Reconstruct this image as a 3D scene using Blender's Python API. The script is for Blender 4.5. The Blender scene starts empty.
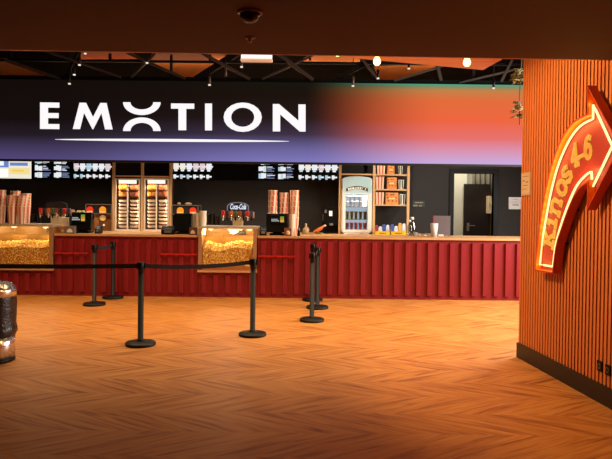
import bpy, bmesh, math, random
from mathutils import Vector as V
random.seed(7)
sc = bpy.context.scene
COL = sc.collection
PI = math.pi
# ------------------------------------------------------------------ camera
F = 600.0
CAM = V((0, 0, 1.6))
PY0 = 213.0                         # principal row (the lens is shifted down a little)
TH = math.atan((PY0 - 201.5) / F)
RO = 0.0115
f0 = V((0, math.cos(TH), -math.sin(TH)))
u0 = V((0, math.sin(TH), math.cos(TH)))
r0 = V((1, 0, 0))
CR = r0 * math.cos(RO) + u0 * math.sin(RO)
CU = u0 * math.cos(RO) - r0 * math.sin(RO)
def ray(px, py): return f0 * F + CR * (px - 306) + CU * (PY0 - py)
def at(px, py, Y):
    d = ray(px, py); return CAM + d * (Y / d.y)
def flat(px, py, z=0.0):
    d = ray(px, py); return CAM + d * ((z - CAM.z) / d.z)
def X(px, Y, py=225): return at(px, py, Y).x
def Z(py, Y, px=306): return at(px, py, Y).z
cam = bpy.data.cameras.new('camera'); camo = bpy.data.objects.new('camera', cam); COL.objects.link(camo)
cam.sensor_width = 36; cam.lens = 36 * F / 612; cam.clip_start = 0.05; cam.shift_y = -(229.5 - PY0) / 612
from mathutils import Matrix
camo.matrix_world = Matrix(((CR.x, CU.x, -f0.x, CAM.x), (CR.y, CU.y, -f0.y, CAM.y), (CR.z, CU.z, -f0.z, CAM.z), (0, 0, 0, 1)))
sc.camera = camo
sc.view_settings.view_transform = 'Standard'; sc.view_settings.look = 'None'
sc.view_settings.exposure = 0; sc.view_settings.gamma = 1; sc.view_settings.use_curve_mapping = False
sc.cycles.use_denoising = True
sc.cycles.sample_clamp_indirect = 4.0
sc.cycles.max_bounces = 6
# ------------------------------------------------------------------ materials
def lin(c):
    c = c / 255.0
    return c / 12.92 if c <= 0.04045 else ((c + 0.055) / 1.055) ** 2.4
def L3(c): return tuple(lin(v) for v in c)
MATS = {}
def mat(name, rgb, rough=0.5, metal=0.0, var=0.08, ns=30.0, stretch=(1, 1, 1), bump=0.0, em=None, es=1.0, coat=0.0, spec=0.5):
    if name in MATS: return MATS[name]
    m = bpy.data.materials.new(name); m.use_nodes = True
    nt = m.node_tree; b = nt.nodes['Principled BSDF']
    tc = nt.nodes.new('ShaderNodeTexCoord'); mp = nt.nodes.new('ShaderNodeMapping'); nz = nt.nodes.new('ShaderNodeTexNoise')
    mp.inputs['Scale'].default_value = stretch
    nz.inputs['Scale'].default_value = ns; nz.inputs['Detail'].default_value = 3
    nt.links.new(tc.outputs['Object'], mp.inputs['Vector']); nt.links.new(mp.outputs['Vector'], nz.inputs['Vector'])
    mx = nt.nodes.new('ShaderNodeMix'); mx.data_type = 'RGBA'
    c = L3(rgb)
    mx.inputs['A'].default_value = tuple(max(0, v * (1 - var)) for v in c) + (1,)
    mx.inputs['B'].default_value = tuple(min(1, v * (1 + var)) for v in c) + (1,)
    nt.links.new(nz.outputs['Fac'], mx.inputs['Factor']); nt.links.new(mx.outputs['Result'], b.inputs['Base Color'])
    b.inputs['Roughness'].default_value = rough; b.inputs['Metallic'].default_value = metal
    b.inputs['Specular IOR Level'].default_value = spec
    if coat: b.inputs['Coat Weight'].default_value = coat
    if bump:
        bp = nt.nodes.new('ShaderNodeBump'); bp.inputs['Strength'].default_value = bump; bp.inputs['Distance'].default_value = 0.01
        nt.links.new(nz.outputs['Fac'], bp.inputs['Height']); nt.links.new(bp.outputs['Normal'], b.inputs['Normal'])
    if em:
        b.inputs['Emission Color'].default_value = L3(em) + (1,); b.inputs['Emission Strength'].default_value = es
    MATS[name] = m
    return m
def wood(name, rgb, dark, rough=0.45, stretch=(1, 1, 14), ns=6):
    m = mat(name, rgb, rough, var=0.0)
    nt = m.node_tree
    mx = [n for n in nt.nodes if n.type == 'MIX'][0]
    nz = [n for n in nt.nodes if n.type == 'TEX_NOISE'][0]
    mp = [n for n in nt.nodes if n.type == 'MAPPING'][0]
    mp.inputs['Scale'].default_value = stretch
    nz.inputs['Scale'].default_value = ns; nz.inputs['Detail'].default_value = 5
    mx.inputs['A'].default_value = L3(dark) + (1,); mx.inputs['B'].default_value = L3(rgb) + (1,)
    r = nt.nodes.new('ShaderNodeMapRange'); r.inputs['From Min'].default_value = 0.3; r.inputs['From Max'].default_value = 0.7
    nt.links.new(nz.outputs['Fac'], r.inputs['Value']); nt.links.new(r.outputs['Result'], mx.inputs['Factor'])
    return m
def glass(name, fac=0.08, tint=(1, 1, 1)):
    m = bpy.data.materials.new(name); m.use_nodes = True; nt = m.node_tree
    for n in list(nt.nodes):
        if n.type == 'BSDF_PRINCIPLED': nt.nodes.remove(n)
    t = nt.nodes.new('ShaderNodeBsdfTransparent'); g = nt.nodes.new('ShaderNodeBsdfGlossy'); x = nt.nodes.new('ShaderNodeMixShader')
    t.inputs['Color'].default_value = tuple(tint) + (1,); g.inputs['Roughness'].default_value = 0.05; x.inputs[0].default_value = fac
    nt.links.new(t.outputs[0], x.inputs[1]); nt.links.new(g.outputs[0], x.inputs[2])
    nt.links.new(x.outputs[0], nt.nodes['Material Output'].inputs['Surface'])
    return m
GLASS = glass('clear_glass'); CLEAR = glass('clear_plastic', 0.1, (.8, .82, .83))
BLACK = mat('black_powder_coat', (21, 18, 17), 0.5, spec=.25)
BLACKM = mat('black_matte', (20, 17, 16), 0.8)
BLACKP = mat('black_plastic', (5, 5, 5), 0.4, spec=.2)
STEEL = mat('brushed_steel', (205, 200, 195), 0.22, 1.0, ns=8, stretch=(1, 1, 30))
CHROME = mat('polished_steel', (225, 222, 220), 0.12, 1.0)
REDP = mat('red_lacquered_metal', (132, 22, 30), 0.42, ns=5)
REDS = mat('red_rail', (176, 34, 34), 0.35)
OAK = wood('oak_edge', (206, 156, 104), (182, 132, 84), stretch=(1, 14, 14))
OAKV = wood('oak_upright', (224, 180, 124), (202, 154, 98))
WHITE = mat('white_card', (232, 228, 220), 0.6)
CREAM = mat('cream_paper', (238, 214, 178), 0.65)
REDPAPER = mat('red_paper', (212, 104, 74), 0.65)
KRAFT = mat('brown_card', (120, 66, 36), 0.7)
BEIGE = mat('beige_plastic', (226, 204, 160), 0.4)
GREY = mat('grey_plastic', (110, 104, 100), 0.5)
def emis(name, rgb, s=1.0, base=(5, 5, 5)): return mat(name, base, 0.5, em=rgb, es=s, var=0)
EW = emis('lit_white', (255, 250, 252), 1.0)
# ------------------------------------------------------------------ mesh builder
class MB:
    def __init__(s): s.v = []; s.f = []; s.m = []; s.s = []; s.cur = 0
    def add(s, vs, fs, smooth=False):
        o = len(s.v); s.v += [V(p) for p in vs]
        for f in fs: s.f.append([i + o for i in f]); s.m.append(s.cur); s.s.append(smooth)
    def box(s, x0, x1, y0, y1, z0, z1):
        x0, x1 = sorted((x0, x1)); y0, y1 = sorted((y0, y1)); z0, z1 = sorted((z0, z1))
        s.add([(x0, y0, z0), (x1, y0, z0), (x1, y1, z0), (x0, y1, z0), (x0, y0, z1), (x1, y0, z1), (x1, y1, z1), (x0, y1, z1)],
              [(3, 2, 1, 0), (4, 5, 6, 7), (0, 1, 5, 4), (1, 2, 6, 5), (2, 3, 7, 6), (3, 0, 4, 7)]); return s
    def prism(s, pts, off):
        off = V(off); n = len(pts); a = [V(p) for p in pts]; b = [p + off for p in a]
        nrm = V((0, 0, 0))
        for i in range(n):
            p, q = a[i], a[(i + 1) % n]
            nrm += V(((p.y - q.y) * (p.z + q.z), (p.z - q.z) * (p.x + q.x), (p.x - q.x) * (p.y + q.y)))
        fl = nrm.dot(off) > 0
        fs = [list(range(n)), list(range(2 * n - 1, n - 1, -1))] + [[i, i + n, (i + 1) % n + n, (i + 1) % n] for i in range(n)]
        if fl: fs = [f[::-1] for f in fs]
        s.add(a + b, fs); return s
    def ring(s, outer, inner, off):      # flat band between two loops, extruded
        off = V(off); n = len(outer); o = [V(p) for p in outer]; i = [V(p) for p in inner]
        vs = o + i + [p + off for p in o] + [p + off for p in i]; fs = []
        for k in range(n):
            j = (k + 1) % n
            fs += [(k, j, n + j, n + k), (2 * n + k, 3 * n + k, 3 * n + j, 2 * n + j), (k, 2 * n + k, 2 * n + j, j), (n + k, n + j, 3 * n + j, 3 * n + k)]
        s.add(vs, fs); return s
    def lathe(s, prof, c, n=24, smooth=True, mats=None, axis='z'):
        c = V(c); vs = []
        for (r, z) in prof:
            for k in range(n):
                a = 2 * PI * k / n
                p = V((r * math.cos(a), r * math.sin(a), z))
                if axis == 'y': p = V((p.x, -p.z, p.y))
                vs.append(c + p)
        o = len(s.v); s.v += vs
        for i in range(len(prof) - 1):
            for k in range(n):
                j = (k + 1) % n
                s.f.append([o + i * n + k, o + i * n + j, o + (i + 1) * n + j, o + (i + 1) * n + k]); s.s.append(smooth)
                s.m.append(mats(i, k) if mats else s.cur)
        for i, rev in ((0, True), (len(prof) - 1, False)):
            if prof[i][0] > 1e-6:
                f = [o + i * n + k for k in range(n)]; s.f.append(f[::-1] if rev else f); s.s.append(False); s.m.append(mats(i, 0) if mats else s.cur)
        return s
    def tube(s, path, r, n=8, closed=False):
        path = [V(p) for p in path]; N = len(path); vs = []; up = None
        for i, p in enumerate(path):
            a = path[i - 1] if (i or closed) else p; b = path[(i + 1) % N] if (i < N - 1 or closed) else p
            t = (b - a).normalized()
            if up is None:
                up = V((0, 0, 1)) if abs(t.z) < 0.9 else V((1, 0, 0))
            e1 = (up - t * up.dot(t)).normalized(); e2 = t.cross(e1); up = e1
            for k in range(n):
                a_ = 2 * PI * k / n; vs.append(p + e1 * (r * math.cos(a_)) + e2 * (r * math.sin(a_)))
        fs = []
        for i in range(N if closed else N - 1):
            for k in range(n):
                j = (k + 1) % n; i2 = (i + 1) % N
                fs.append((i * n + k, i * n + j, i2 * n + j, i2 * n + k))
        if not closed: fs += [tuple(range(n))[::-1], tuple((N - 1) * n + k for k in range(n))]
        s.add(vs, fs, True); return s
    def bar(s, a, b, w, h=None):           # square bar
        a, b = V(a), V(b); h = h or w; t = (b - a).normalized(); up = V((0, 0, 1)) if abs(t.z) < .95 else V((0, 1, 0))
        e1 = t.cross(up).normalized() * (w / 2); e2 = e1.cross(t).normalized() * (h / 2)
        s.add([a - e1 - e2, a + e1 - e2, a + e1 + e2, a - e1 + e2, b - e1 - e2, b + e1 - e2, b + e1 + e2, b - e1 + e2],
              [(3, 2, 1, 0), (4, 5, 6, 7), (0, 1, 5, 4), (1, 2, 6, 5), (2, 3, 7, 6), (3, 0, 4, 7)]); return s
    def ball(s, c, r, n=10, m=7):
        c = V(c); r = (r, r, r) if not hasattr(r, '__len__') else r
        vs = [c + V((0, 0, -r[2]))]
        for i in range(1, m):
            ph = -PI / 2 + PI * i / m
            for k in range(n):
                a = 2 * PI * k / n; vs.append(c + V((r[0] * math.cos(ph) * math.cos(a), r[1] * math.cos(ph) * math.sin(a), r[2] * math.sin(ph))))
        vs.append(c + V((0, 0, r[2]))); fs = []
        for k in range(n):
            j = (k + 1) % n; fs.append((0, 1 + j, 1 + k)); e = 1 + (m - 2) * n; fs.append((e + k, e + j, len(vs) - 1))
            for i in range(m - 2): fs.append((1 + i * n + k, 1 + i * n + j, 1 + (i + 1) * n + j, 1 + (i + 1) * n + k))
        s.add(vs, fs, True); return s
WL = {}
def wl(o): return WL.get(o.name, V((0, 0, 0)))
def build(mb, name, mats, parent=None, loc=None, bevel=0.0, seg=1):
    org = wl(parent) if parent else V(loc or (0, 0, 0))
    if parent and loc is not None: org = V(loc)
    me = bpy.data.meshes.new(name)
    me.from_pydata([tuple(p - org) for p in mb.v], [], mb.f)
    if not isinstance(mats, (list, tuple)): mats = [mats]
    for m in mats: me.materials.append(m)
    me.polygons.foreach_set('material_index', mb.m); me.polygons.foreach_set('use_smooth', mb.s); me.update()
    o = bpy.data.objects.new(name, me); COL.objects.link(o)
    o.location = org - (wl(parent) if parent else V((0, 0, 0)))
    if parent: o.parent = parent
    WL[o.name] = org
    if bevel:
        b = o.modifiers.new('bevel', 'BEVEL'); b.width = bevel; b.segments = seg; b.limit_method = 'ANGLE'
    return o
def tag(o, label=None, cat=None, group=None, kind=None):
    if label: o['label'] = label
    if cat: o['category'] = cat
    if group: o['group'] = group
    if kind: o['kind'] = kind
    return o
def thing(name, label, cat, loc, group=None):
    o = bpy.data.objects.new(name, None); o.empty_display_size = 0.1; COL.objects.link(o); o.location = loc; WL[o.name] = V(loc)
    return tag(o, label, cat, group)
def dup(o, loc, label=None, group=None, rz=None, scale=None):
    def rec(a, par):
        c = a.copy(); COL.objects.link(c)
        if par: c.parent = par
        for ch in [k for k in bpy.data.objects if k.parent == a]: rec(ch, c)
        return c
    c = rec(o, None); c.location = loc; WL[c.name] = V(loc)
    if label: c['label'] = label
    if group: c['group'] = group
    if rz is not None: c.rotation_euler = (0, 0, rz)
    if scale: c.scale = scale
    return c
def struct(mb, name, m, **k):
    o = build(mb, name, m, **k); o['kind'] = 'structure'; return o
def part(fn, name, m, parent, bevel=0.0, **k):
    b = MB(); fn(b); return build(b, name, m, parent, bevel=bevel, **k)
def textmesh(body, size, shear=0.0, offset=0.0, extrude=0.002, spacing=1.0):
    cu = bpy.data.curves.new('t', 'FONT'); cu.body = body; cu.size = size; cu.shear = shear; cu.offset = offset; cu.extrude = extrude
    cu.align_x = 'CENTER'; cu.align_y = 'CENTER'; cu.space_character = spacing; cu.resolution_u = 4
    o = bpy.data.objects.new('t', cu); COL.objects.link(o); bpy.context.view_layer.update()
    me = o.evaluated_get(bpy.context.evaluated_depsgraph_get()).to_mesh()
    vs = [V(v.co) for v in me.vertices]; fs = [list(p.vertices) for p in me.polygons]
    bpy.data.objects.remove(o); bpy.data.curves.remove(cu)
    return vs, fs
def text_on(mb, body, c, ex, ey, size, fit=None, **k):
    vs, fs = textmesh(body, size, **k); ex, ey = V(ex).normalized(), V(ey).normalized(); ez = ex.cross(ey)
    w = max(v.x for v in vs) - min(v.x for v in vs); sx = fit / w if fit else 1
    mb.add([V(c) + ex * v.x * sx + ey * v.y + ez * v.z for v in vs], fs)
# ------------------------------------------------------------------ lights
def area(loc, target, sx, sy, energy, rgb, name='lamp_light', spread=None):
    l = bpy.data.lights.new(name, 'AREA'); l.shape = 'RECTANGLE'; l.size = sx; l.size_y = sy; l.energy = energy; l.color = rgb
    if spread: l.spread = spread
    o = bpy.data.objects.new(name, l); COL.objects.link(o); o.location = loc
    o.rotation_euler = (V(target) - V(loc)).to_track_quat('-Z', 'Y').to_euler(); return o
def point(loc, energy, rgb, r=0.03, name='lamp_light'):
    l = bpy.data.lights.new(name, 'POINT'); l.energy = energy; l.color = rgb; l.shadow_soft_size = r
    o = bpy.data.objects.new(name, l); COL.objects.link(o); o.location = loc; return o
def spot(loc, target, energy, rgb, ang=60, r=0.03, name='spot_light'):
    l = bpy.data.lights.new(name, 'SPOT'); l.energy = energy; l.color = rgb; l.spot_size = math.radians(ang); l.spot_blend = 0.6; l.shadow_soft_size = r
    o = bpy.data.objects.new(name, l); COL.objects.link(o); o.location = loc
    o.rotation_euler = (V(target) - V(loc)).to_track_quat('-Z', 'Y').to_euler(); return o
# ------------------------------------------------------------------ depths of the place
YC = flat(306, 298.2).y            # front of the counter
CT = Z(236.4, YC)                  # counter top height
YB = YC + 2.3                      # back wall
YF = YC + 0.02                     # LED fascia front
XL, XR = -9.5, 8.0
# ================================================================== floor (herringbone)
def make_floor():
    h, ang, wd = 0.40, math.radians(30), 0.15
    me = bpy.data.meshes.new('floor'); bm = bmesh.new()
    uv = bm.loops.layers.uv.new('UVMap'); cl = bm.loops.layers.float_color.new('Plank')
    wx, sh = wd / math.sin(ang), h / math.tan(ang)
    for j in range(-4, 42):
        y0 = j * h + .12; sg = 1 if j % 2 else -1; xo = (0 if sg > 0 else sh)
        for i in range(-38, 38):
            xa = i * wx + xo
            pts = [(xa, y0), (xa + wx, y0), (xa + wx + sg * sh, y0 + h), (xa + sg * sh, y0 + h)]
            f = bm.faces.new([bm.verts.new((p[0], p[1], 0)) for p in pts])
            t = random.random(); ru, rv = random.random() * 50, random.random() * 50
            for lp, (x, y) in zip(f.loops, pts):
                a = (x - xa) * math.cos(ang) + sg * (y - y0) * math.sin(ang); b = -(x - xa) * math.sin(ang) * sg + (y - y0) * math.cos(ang)
                lp[uv].uv = (a + ru, b + rv); lp[cl] = (t, t, t, 1)
    bm.to_mesh(me); bm.free()
    m = bpy.data.materials.new('herringbone_oak'); m.use_nodes = True; nt = m.node_tree; b = nt.nodes['Principled BSDF']
    u = nt.nodes.new('ShaderNodeUVMap'); u.uv_map = 'UVMap'
    mp = nt.nodes.new('ShaderNodeMapping'); mp.inputs['Scale'].default_value = (.9, 9, 1)
    n = nt.nodes.new('ShaderNodeTexNoise'); n.inputs['Scale'].default_value = 2.2; n.inputs['Detail'].default_value = 6; n.inputs['Distortion'].default_value = 0.6
    at_ = nt.nodes.new('ShaderNodeVertexColor'); at_.layer_name = 'Plank'
    add = nt.nodes.new('ShaderNodeMath'); add.operation = 'MULTIPLY_ADD'; add.inputs[1].default_value = 0.09
    r = nt.nodes.new('ShaderNodeValToRGB')
    r.color_ramp.elements[0].position = 0.34; r.color_ramp.elements[0].color = L3((136, 76, 30)) + (1,)
    r.color_ramp.elements[1].position = 0.8; r.color_ramp.elements[1].color = L3((200, 142, 76)) + (1,)
    e = r.color_ramp.elements.new(0.54); e.color = L3((182, 118, 56)) + (1,)
    nt.links.new(u.outputs[0], mp.inputs['Vector']); nt.links.new(mp.outputs[0], n.inputs['Vector'])
    nt.links.new(at_.outputs[0], add.inputs[0]); nt.links.new(n.outputs['Fac'], add.inputs[2])
    nt.links.new(add.outputs[0], r.inputs['Fac']); nt.links.new(r.outputs[0], b.inputs['Base Color'])
    b.inputs['Roughness'].default_value = 0.48; b.inputs['Specular IOR Level'].default_value = 0.35
    me.materials.append(m)
    o = bpy.data.objects.new('floor', me); COL.objects.link(o); o['kind'] = 'structure'
    sub = MB().box(-8, 8, -1.6, 16.2, -0.1, -0.002)
    struct(sub, 'floor', mat('floor_joint', (70, 34, 14), 0.8))
make_floor()
# ================================================================== shell
DARKW = mat('black_wall_paint', (34, 29, 26), 0.75, ns=3)
HZ = 4.7
s0, s1 = flat(0, 49.7, 2.65), flat(612, 60.0, 2.65)
sl = (s1.y - s0.y) / (s1.x - s0.x)
def sy(x): return s0.y + sl * (x - s0.x)
BROWN = mat('brown_ceiling_paint', (84, 47, 18), 0.75, ns=2, spec=.2)
b = MB().prism([(XL, -1.6, 2.65), (XR, -1.6, 2.65), (XR, sy(XR), 2.65), (XL, sy(XL), 2.65)], (0, 0, 0.35))
struct(b, 'ceiling', BROWN)
b = MB().prism([(XL, sy(XL), 2.652), (XR, sy(XR), 2.652), (XR, sy(XR) + .03, 2.652), (XL, sy(XL) + .03, 2.652)], (0, 0, 0.03))
struct(b, 'trim_1', mat('brass_trim', (170, 110, 50), 0.35, 0.8))
struct(MB().box(XL, XR, 3.9, 16, HZ, HZ + .1), 'ceiling', BLACKM)
# doorway wall
dx0, dx1, dz = X(453.2, YB), X(493.2, YB), Z(173.6, YB, 473)
b = MB().box(XL, dx0, YB, YB + .12, 0, HZ).box(dx1, XR, YB, YB + .12, 0, HZ).box(dx0, dx1, YB, YB + .12, dz, HZ)
struct(b, 'wall_back', DARKW)
struct(MB().box(XL - .1, XL, -1.6, 16, 0, HZ), 'wall_left', DARKW)
struct(MB().box(XR, XR + .1, -1.6, 16, 0, HZ), 'wall_right', mat('plain_wall_paint', (150, 120, 95), .8))
# back room
RW = mat('off_white_wall', (226, 220, 196), 0.8, ns=2)
YR = YB + 2.2
struct(MB().box(dx0 - 2, dx1 + 2, YR, YR + .1, 0, 3), 'wall_storeroom', RW)
struct(MB().box(X(463, YR - .01) - .9, X(463.6, YR), YR - .25, YR, 0, 2.9), 'wall_storeroom_pier', RW)
struct(MB().box(dx0 - 2, dx1 + 2, YB + .12, YR, 2.9, 3.0), 'ceiling', RW)
# black door frame
fw = 0.09
b = MB().box(dx0 - fw, dx0, YB - .03, YB + .13, 0, dz + fw).box(dx1, dx1 + fw, YB - .03, YB + .13, 0, dz + fw).box(dx0, dx1, YB - .03, YB + .13, dz, dz + fw)
struct(b, 'trim_2', mat('black_door_frame', (13, 13, 15), .5, spec=.2))
# inner dark door
yd = YR - .35
a0, a1 = X(463.6, yd), X(489.9, yd); zt = Z(184, yd, 477)
dr = thing('door_1', None, None, ((a0 + a1) / 2, yd, 0)); dr['kind'] = 'structure'
part(lambda m: m.box(a0, a1, yd, yd + .05, 0, zt), 'door_leaf', mat('dark_brown_door', (38, 27, 22), .45), dr)
hx = X(468, yd)
h = part(lambda m: (m.box(hx - .03, hx + .03, yd - .008, yd, Z(231, yd, 470), Z(223, yd, 470)), m.bar((hx, yd - .05, Z(225.5, yd, 470)), (hx + .15, yd - .05, Z(225.5, yd, 470)), .018), m.bar((hx, yd, Z(225.5, yd, 470)), (hx, yd - .05, Z(225.5, yd, 470)), .018)), 'door_handle', mat('handle_grey', (132, 122, 112), .4), dr)
# grey drapes over the storeroom wall
b = MB(); N = 60; xa, xb = X(471, YR), X(497, YR); z0c, z1c = Z(184.5, YR, 480), 2.9; vs = []
for i in range(N + 1):
    x = xa + (xb - xa) * i / N; y = YR - .08 - .035 * math.sin(i * .55) ; vs += [(x, y, z0c - .3), (x, y, z1c)]
b.add(vs, [(2 * i, 2 * i + 2, 2 * i + 3, 2 * i + 1) for i in range(N)], True)
o = build(b, 'curtain', mat('grey_curtain', (176, 166, 146), .8), loc=((xa + xb) / 2, YR - .08, z0c - .3))
sm = o.modifiers.new('thick', 'SOLIDIFY'); sm.thickness = .01
tag(o, 'grey folded curtain above the dark door in the back room', 'curtain')
# beige boxes beyond the door leaf
yb_ = YR - .6
xa, xb = X(488.3, yb_), X(493.6, yb_)
b = MB().box(xa, xb + .1, yb_, yb_ + .2, Z(213.5, yb_, 490), Z(196, yb_, 490))
cb = thing('wall_cupboard', 'pale beige wall cupboard beside the dark open door in the back room', 'cupboard', ((xa + xb) / 2, yb_, Z(213.5, yb_, 490)))
build(b, 'cupboard_body', mat('pale_beige_board', (226, 200, 160), .6), cb, bevel=.005)
part(lambda m: m.box(xa + .015, xa + .025, yb_ - .02, yb_, Z(206, yb_, 490), Z(203, yb_, 490)), 'handle', STEEL, cb)
# ================================================================== slatted wall on the right
W0, W1 = flat(516.4, 357), flat(612, 410)
WT = (W1 - W0).normalized(); WN = V((WT.y, -WT.x, 0))
if WN.x > 0: WN = -WN
def wp(u, h, off): return W0 + WT * u + WN * off + V((0, 0, h))
def onwall(px, py, off):
    d = ray(px, py); k = ((W0 + WN * off) - CAM).dot(WN) / d.dot(WN); p = CAM + d * k
    return ((p - W0).dot(WT), p.z)
def wpx(px, py, off): u, h = onwall(px, py, off); return wp(u, h, off)
WH = 4.3; WLEN = 8.2
TIMB = wood('slat_timber', (214, 126, 66), (208, 119, 60), .55, stretch=(14, 14, .8), ns=1.5)
b = MB(); b.cur = 1
b.prism([wp(.01, 0, -.055), wp(WLEN, 0, -.055), wp(WLEN, 0, -1.6), wp(.01, 0, -1.6)], (0, 0, WH)); b.cur = 0
pitch = 0.05; u = 0.006
while u < WLEN - .05:
    q = [wp(u, .1, -.016), wp(u + .030, .1, -.016), wp(u + .030, .1, -.056), wp(u, .1, -.056)]
    b.prism(q, (0, 0, WH - .1)); u += pitch
o = struct(b, 'wall_right_slatted', [TIMB, mat('slat_backing', (60, 26, 12), .9)])
BBH = wpx(516.6, 342.3, 0).z
struct(MB().prism([wp(-.004, 0, 0), wp(WLEN, 0, 0), wp(WLEN, 0, -.05), wp(-.004, 0, -.05)], (0, 0, BBH)).prism([wp(-.004, 0, -.05), wp(.02, 0, -.05), wp(.02, 0, -1.6), wp(-.004, 0, -1.6)], (0, 0, BBH)),
       'baseboard_right', mat('black_baseboard', (34, 26, 22), .5))
# sockets
for (px, py, lab) in ((600.6, 366, 'black wall socket on the slatted wall, the one nearer the corner'), (608.8, 370, 'black wall socket on the slatted wall, right beside the frame edge')):
    uu, hh = onwall(px, py, -.016); w, h = .033, .042
    t = thing('wall_socket', lab, 'socket', wp(uu, hh, -.016), 'sockets on the slatted wall')
    part(lambda m: m.prism([wp(uu - w, hh - h, -.016), wp(uu + w, hh - h, -.016), wp(uu + w, hh + h, -.016), wp(uu - w, hh + h, -.016)], WN * .012), 'cover_plate', BLACKP, t, bevel=.002)
    pts = [wp(uu + .021 * math.cos(k * PI / 8), hh + .021 * math.sin(k * PI / 8), -.0035) for k in range(16)]
    inn = [wp(uu + .016 * math.cos(k * PI / 8), hh + .016 * math.sin(k * PI / 8), -.0035) for k in range(16)]
    part(lambda m: m.ring(pts, inn, WN * .004), 'socket_ring', GREY, t)
# small notice on the slats
cn = [(521.3, 173.2), (530.3, 171.8), (530.3, 195), (521.3, 196)]
q = [wpx(x, y, -.004) for x, y in cn]
t = thing('wall_notice', 'small clear plastic notice holder on the end of the slatted wall', 'notice', q[3])
part(lambda m: m.prism(q, WN * -.01), 'holder', mat('pale_plastic', (196, 168, 140), .3), t)
ins = [V(p) * .86 + (q[0] + q[1] + q[2] + q[3]) / 4 * .14 for p in q]
pp = part(lambda m: m.prism([p + WN * .001 for p in ins], WN * .001), 'paper', mat('notice_paper', (205, 180, 150), .6), t)
def nl(m):
    c = lambda a, b_: ins[0] * (1 - a) * (1 - b_) + ins[1] * a * (1 - b_) + ins[3] * (1 - a) * b_ + ins[2] * a * b_ + WN * .003
    for (a0_, a1_, b0_, b1_) in ((.1, .9, .1, .13), (.15, .4, .3, .36), (.5, .85, .38, .43), (.2, .8, .55, .58), (.1, .7, .74, .77)):
        m.prism([c(a0_, b0_), c(a1_, b0_), c(a1_, b1_), c(a0_, b1_)], WN * .0008)
part(nl, 'printing', mat('notice_ink', (140, 110, 92), .6), pp)
# ================================================================== neon arrow sign
RIM, NEO, BACK = .095, .053, .036
def inset(poly, d):            # 2D (u,h) polygon inset
    A = sum(p[0] * q[1] - q[0] * p[1] for p, q in zip(poly, poly[1:] + poly[:1])); sgn = 1 if A > 0 else -1; out = []
    n = len(poly)
    for i in range(n):
        p0, p1, p2 = V(poly[i - 1]), V(poly[i]), V(poly[(i + 1) % n])
        e1, e2 = (p1 - p0).normalized(), (p2 - p1).normalized()
        n1, n2 = V((-e1.y, e1.x)) * sgn, V((-e2.y, e2.x)) * sgn
        m = n1 + n2; k = max(m.dot(m) / 2, .35)
        out.append(p1 + m * (d / k))
    return [tuple(p) for p in out]
def smooth_curve(pts, n):
    out = []
    for i in range(len(pts) - 1):
        p0 = V(pts[max(i - 1, 0)]); p1 = V(pts[i]); p2 = V(pts[i + 1]); p3 = V(pts[min(i + 2, len(pts) - 1)])
        for k in range(n):
            t = k / n
            out.append(tuple(.5 * ((2 * p1) + (p2 - p0) * t + (2 * p0 - 5 * p1 + 4 * p2 - p3) * t * t + (3 * p1 - p0 - 3 * p2 + p3) * t ** 3)))
    out.append(tuple(pts[-1])); return out
rim_o = smooth_curve([(534.3, 270.7), (536.7, 246.7), (540.8, 213), (548, 176), (558.3, 144), (572, 122.5), (587, 113.8)], 4)
rim_i = smooth_curve([(587.4, 182.5), (578, 190), (569.6, 206), (561, 230), (556, 247), (552.5, 273.6)], 4)
rim_px = rim_o + [(587, 85.4), (620.5, 146), (586.8, 210.3)] + rim_i
neo_o = smooth_curve([(540, 264.5), (541.5, 246), (545.8, 220), (551.5, 190), (559, 163), (570, 139), (581, 125.5), (593, 119)], 4)
neo_i = smooth_curve([(591.6, 171.5), (585.5, 175.5), (576, 187), (566.5, 209), (559, 232), (555.3, 248), (553, 266.6)], 4)
neo_px = neo_o + [(593.2, 104.5), (612.3, 146), (592.3, 188)] + neo_i
rim2 = [onwall(x, y, RIM) for x, y in rim_px]
neo2 = [onwall(x, y, NEO) for x, y in neo_px]
ARED = mat('arrow_red_enamel', (196, 62, 30), .4, ns=4)
AFACE = mat('arrow_face_enamel', (160, 44, 30), .5, ns=4)
NEON = emis('neon_yellow', (255, 238, 160), 1.5)
bu = sum(p[0] for p in rim2) / len(rim2); bh = min(p[1] for p in rim2)
t = thing('arrow_sign', 'curved red neon arrow sign reading Kinos 4-6 on the slatted wall', 'sign', wp(bu, bh, 0))
inn = inset(rim2, .012)
mb = MB(); mb.ring([wp(u, h, .012) for u, h in rim2], [wp(u, h, .012) for u, h in inn], WN * (RIM - .012)); build(mb, 'rim', ARED, t)
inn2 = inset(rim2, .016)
mb = MB(); mb.ring([wp(u, h, BACK) for u, h in inn], [wp(u, h, BACK) for u, h in inn2], WN * (RIM - .006 - BACK)); build(mb, 'rim_glow_lining', mat('arrow_painted_glow', (232, 128, 20), .45), t)  # neon glow on the rim's inner wall, painted in as orange
mb = MB(); mb.prism([wp(u, h, .012) for u, h in inset(rim2, .006)], WN * (BACK - .012)); build(mb, 'face_panel', AFACE, t)
def resample(path, step):
    out = []
    for p, q in zip(path, path[1:] + path[:1]):
        p, q = V(p), V(q); n = max(1, int((q - p).length / step))
        for k in range(n): out.append(tuple(p.lerp(q, k / n)))
    return out
mb = MB(); mb.tube([wp(u, h, NEO) for u, h in resample(neo2, .06)], .0095, 8, True); build(mb, 'neon_tube', NEON, t)
for u, h in rim2[2::7]:
    a, g = u * .9 + bu * .1, h * .95 + (bh + .9) * .05
    part(lambda m: m.bar(wp(a, g, -.03), wp(a, g, .02), .02), 'standoff', BLACKP, t)
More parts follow.
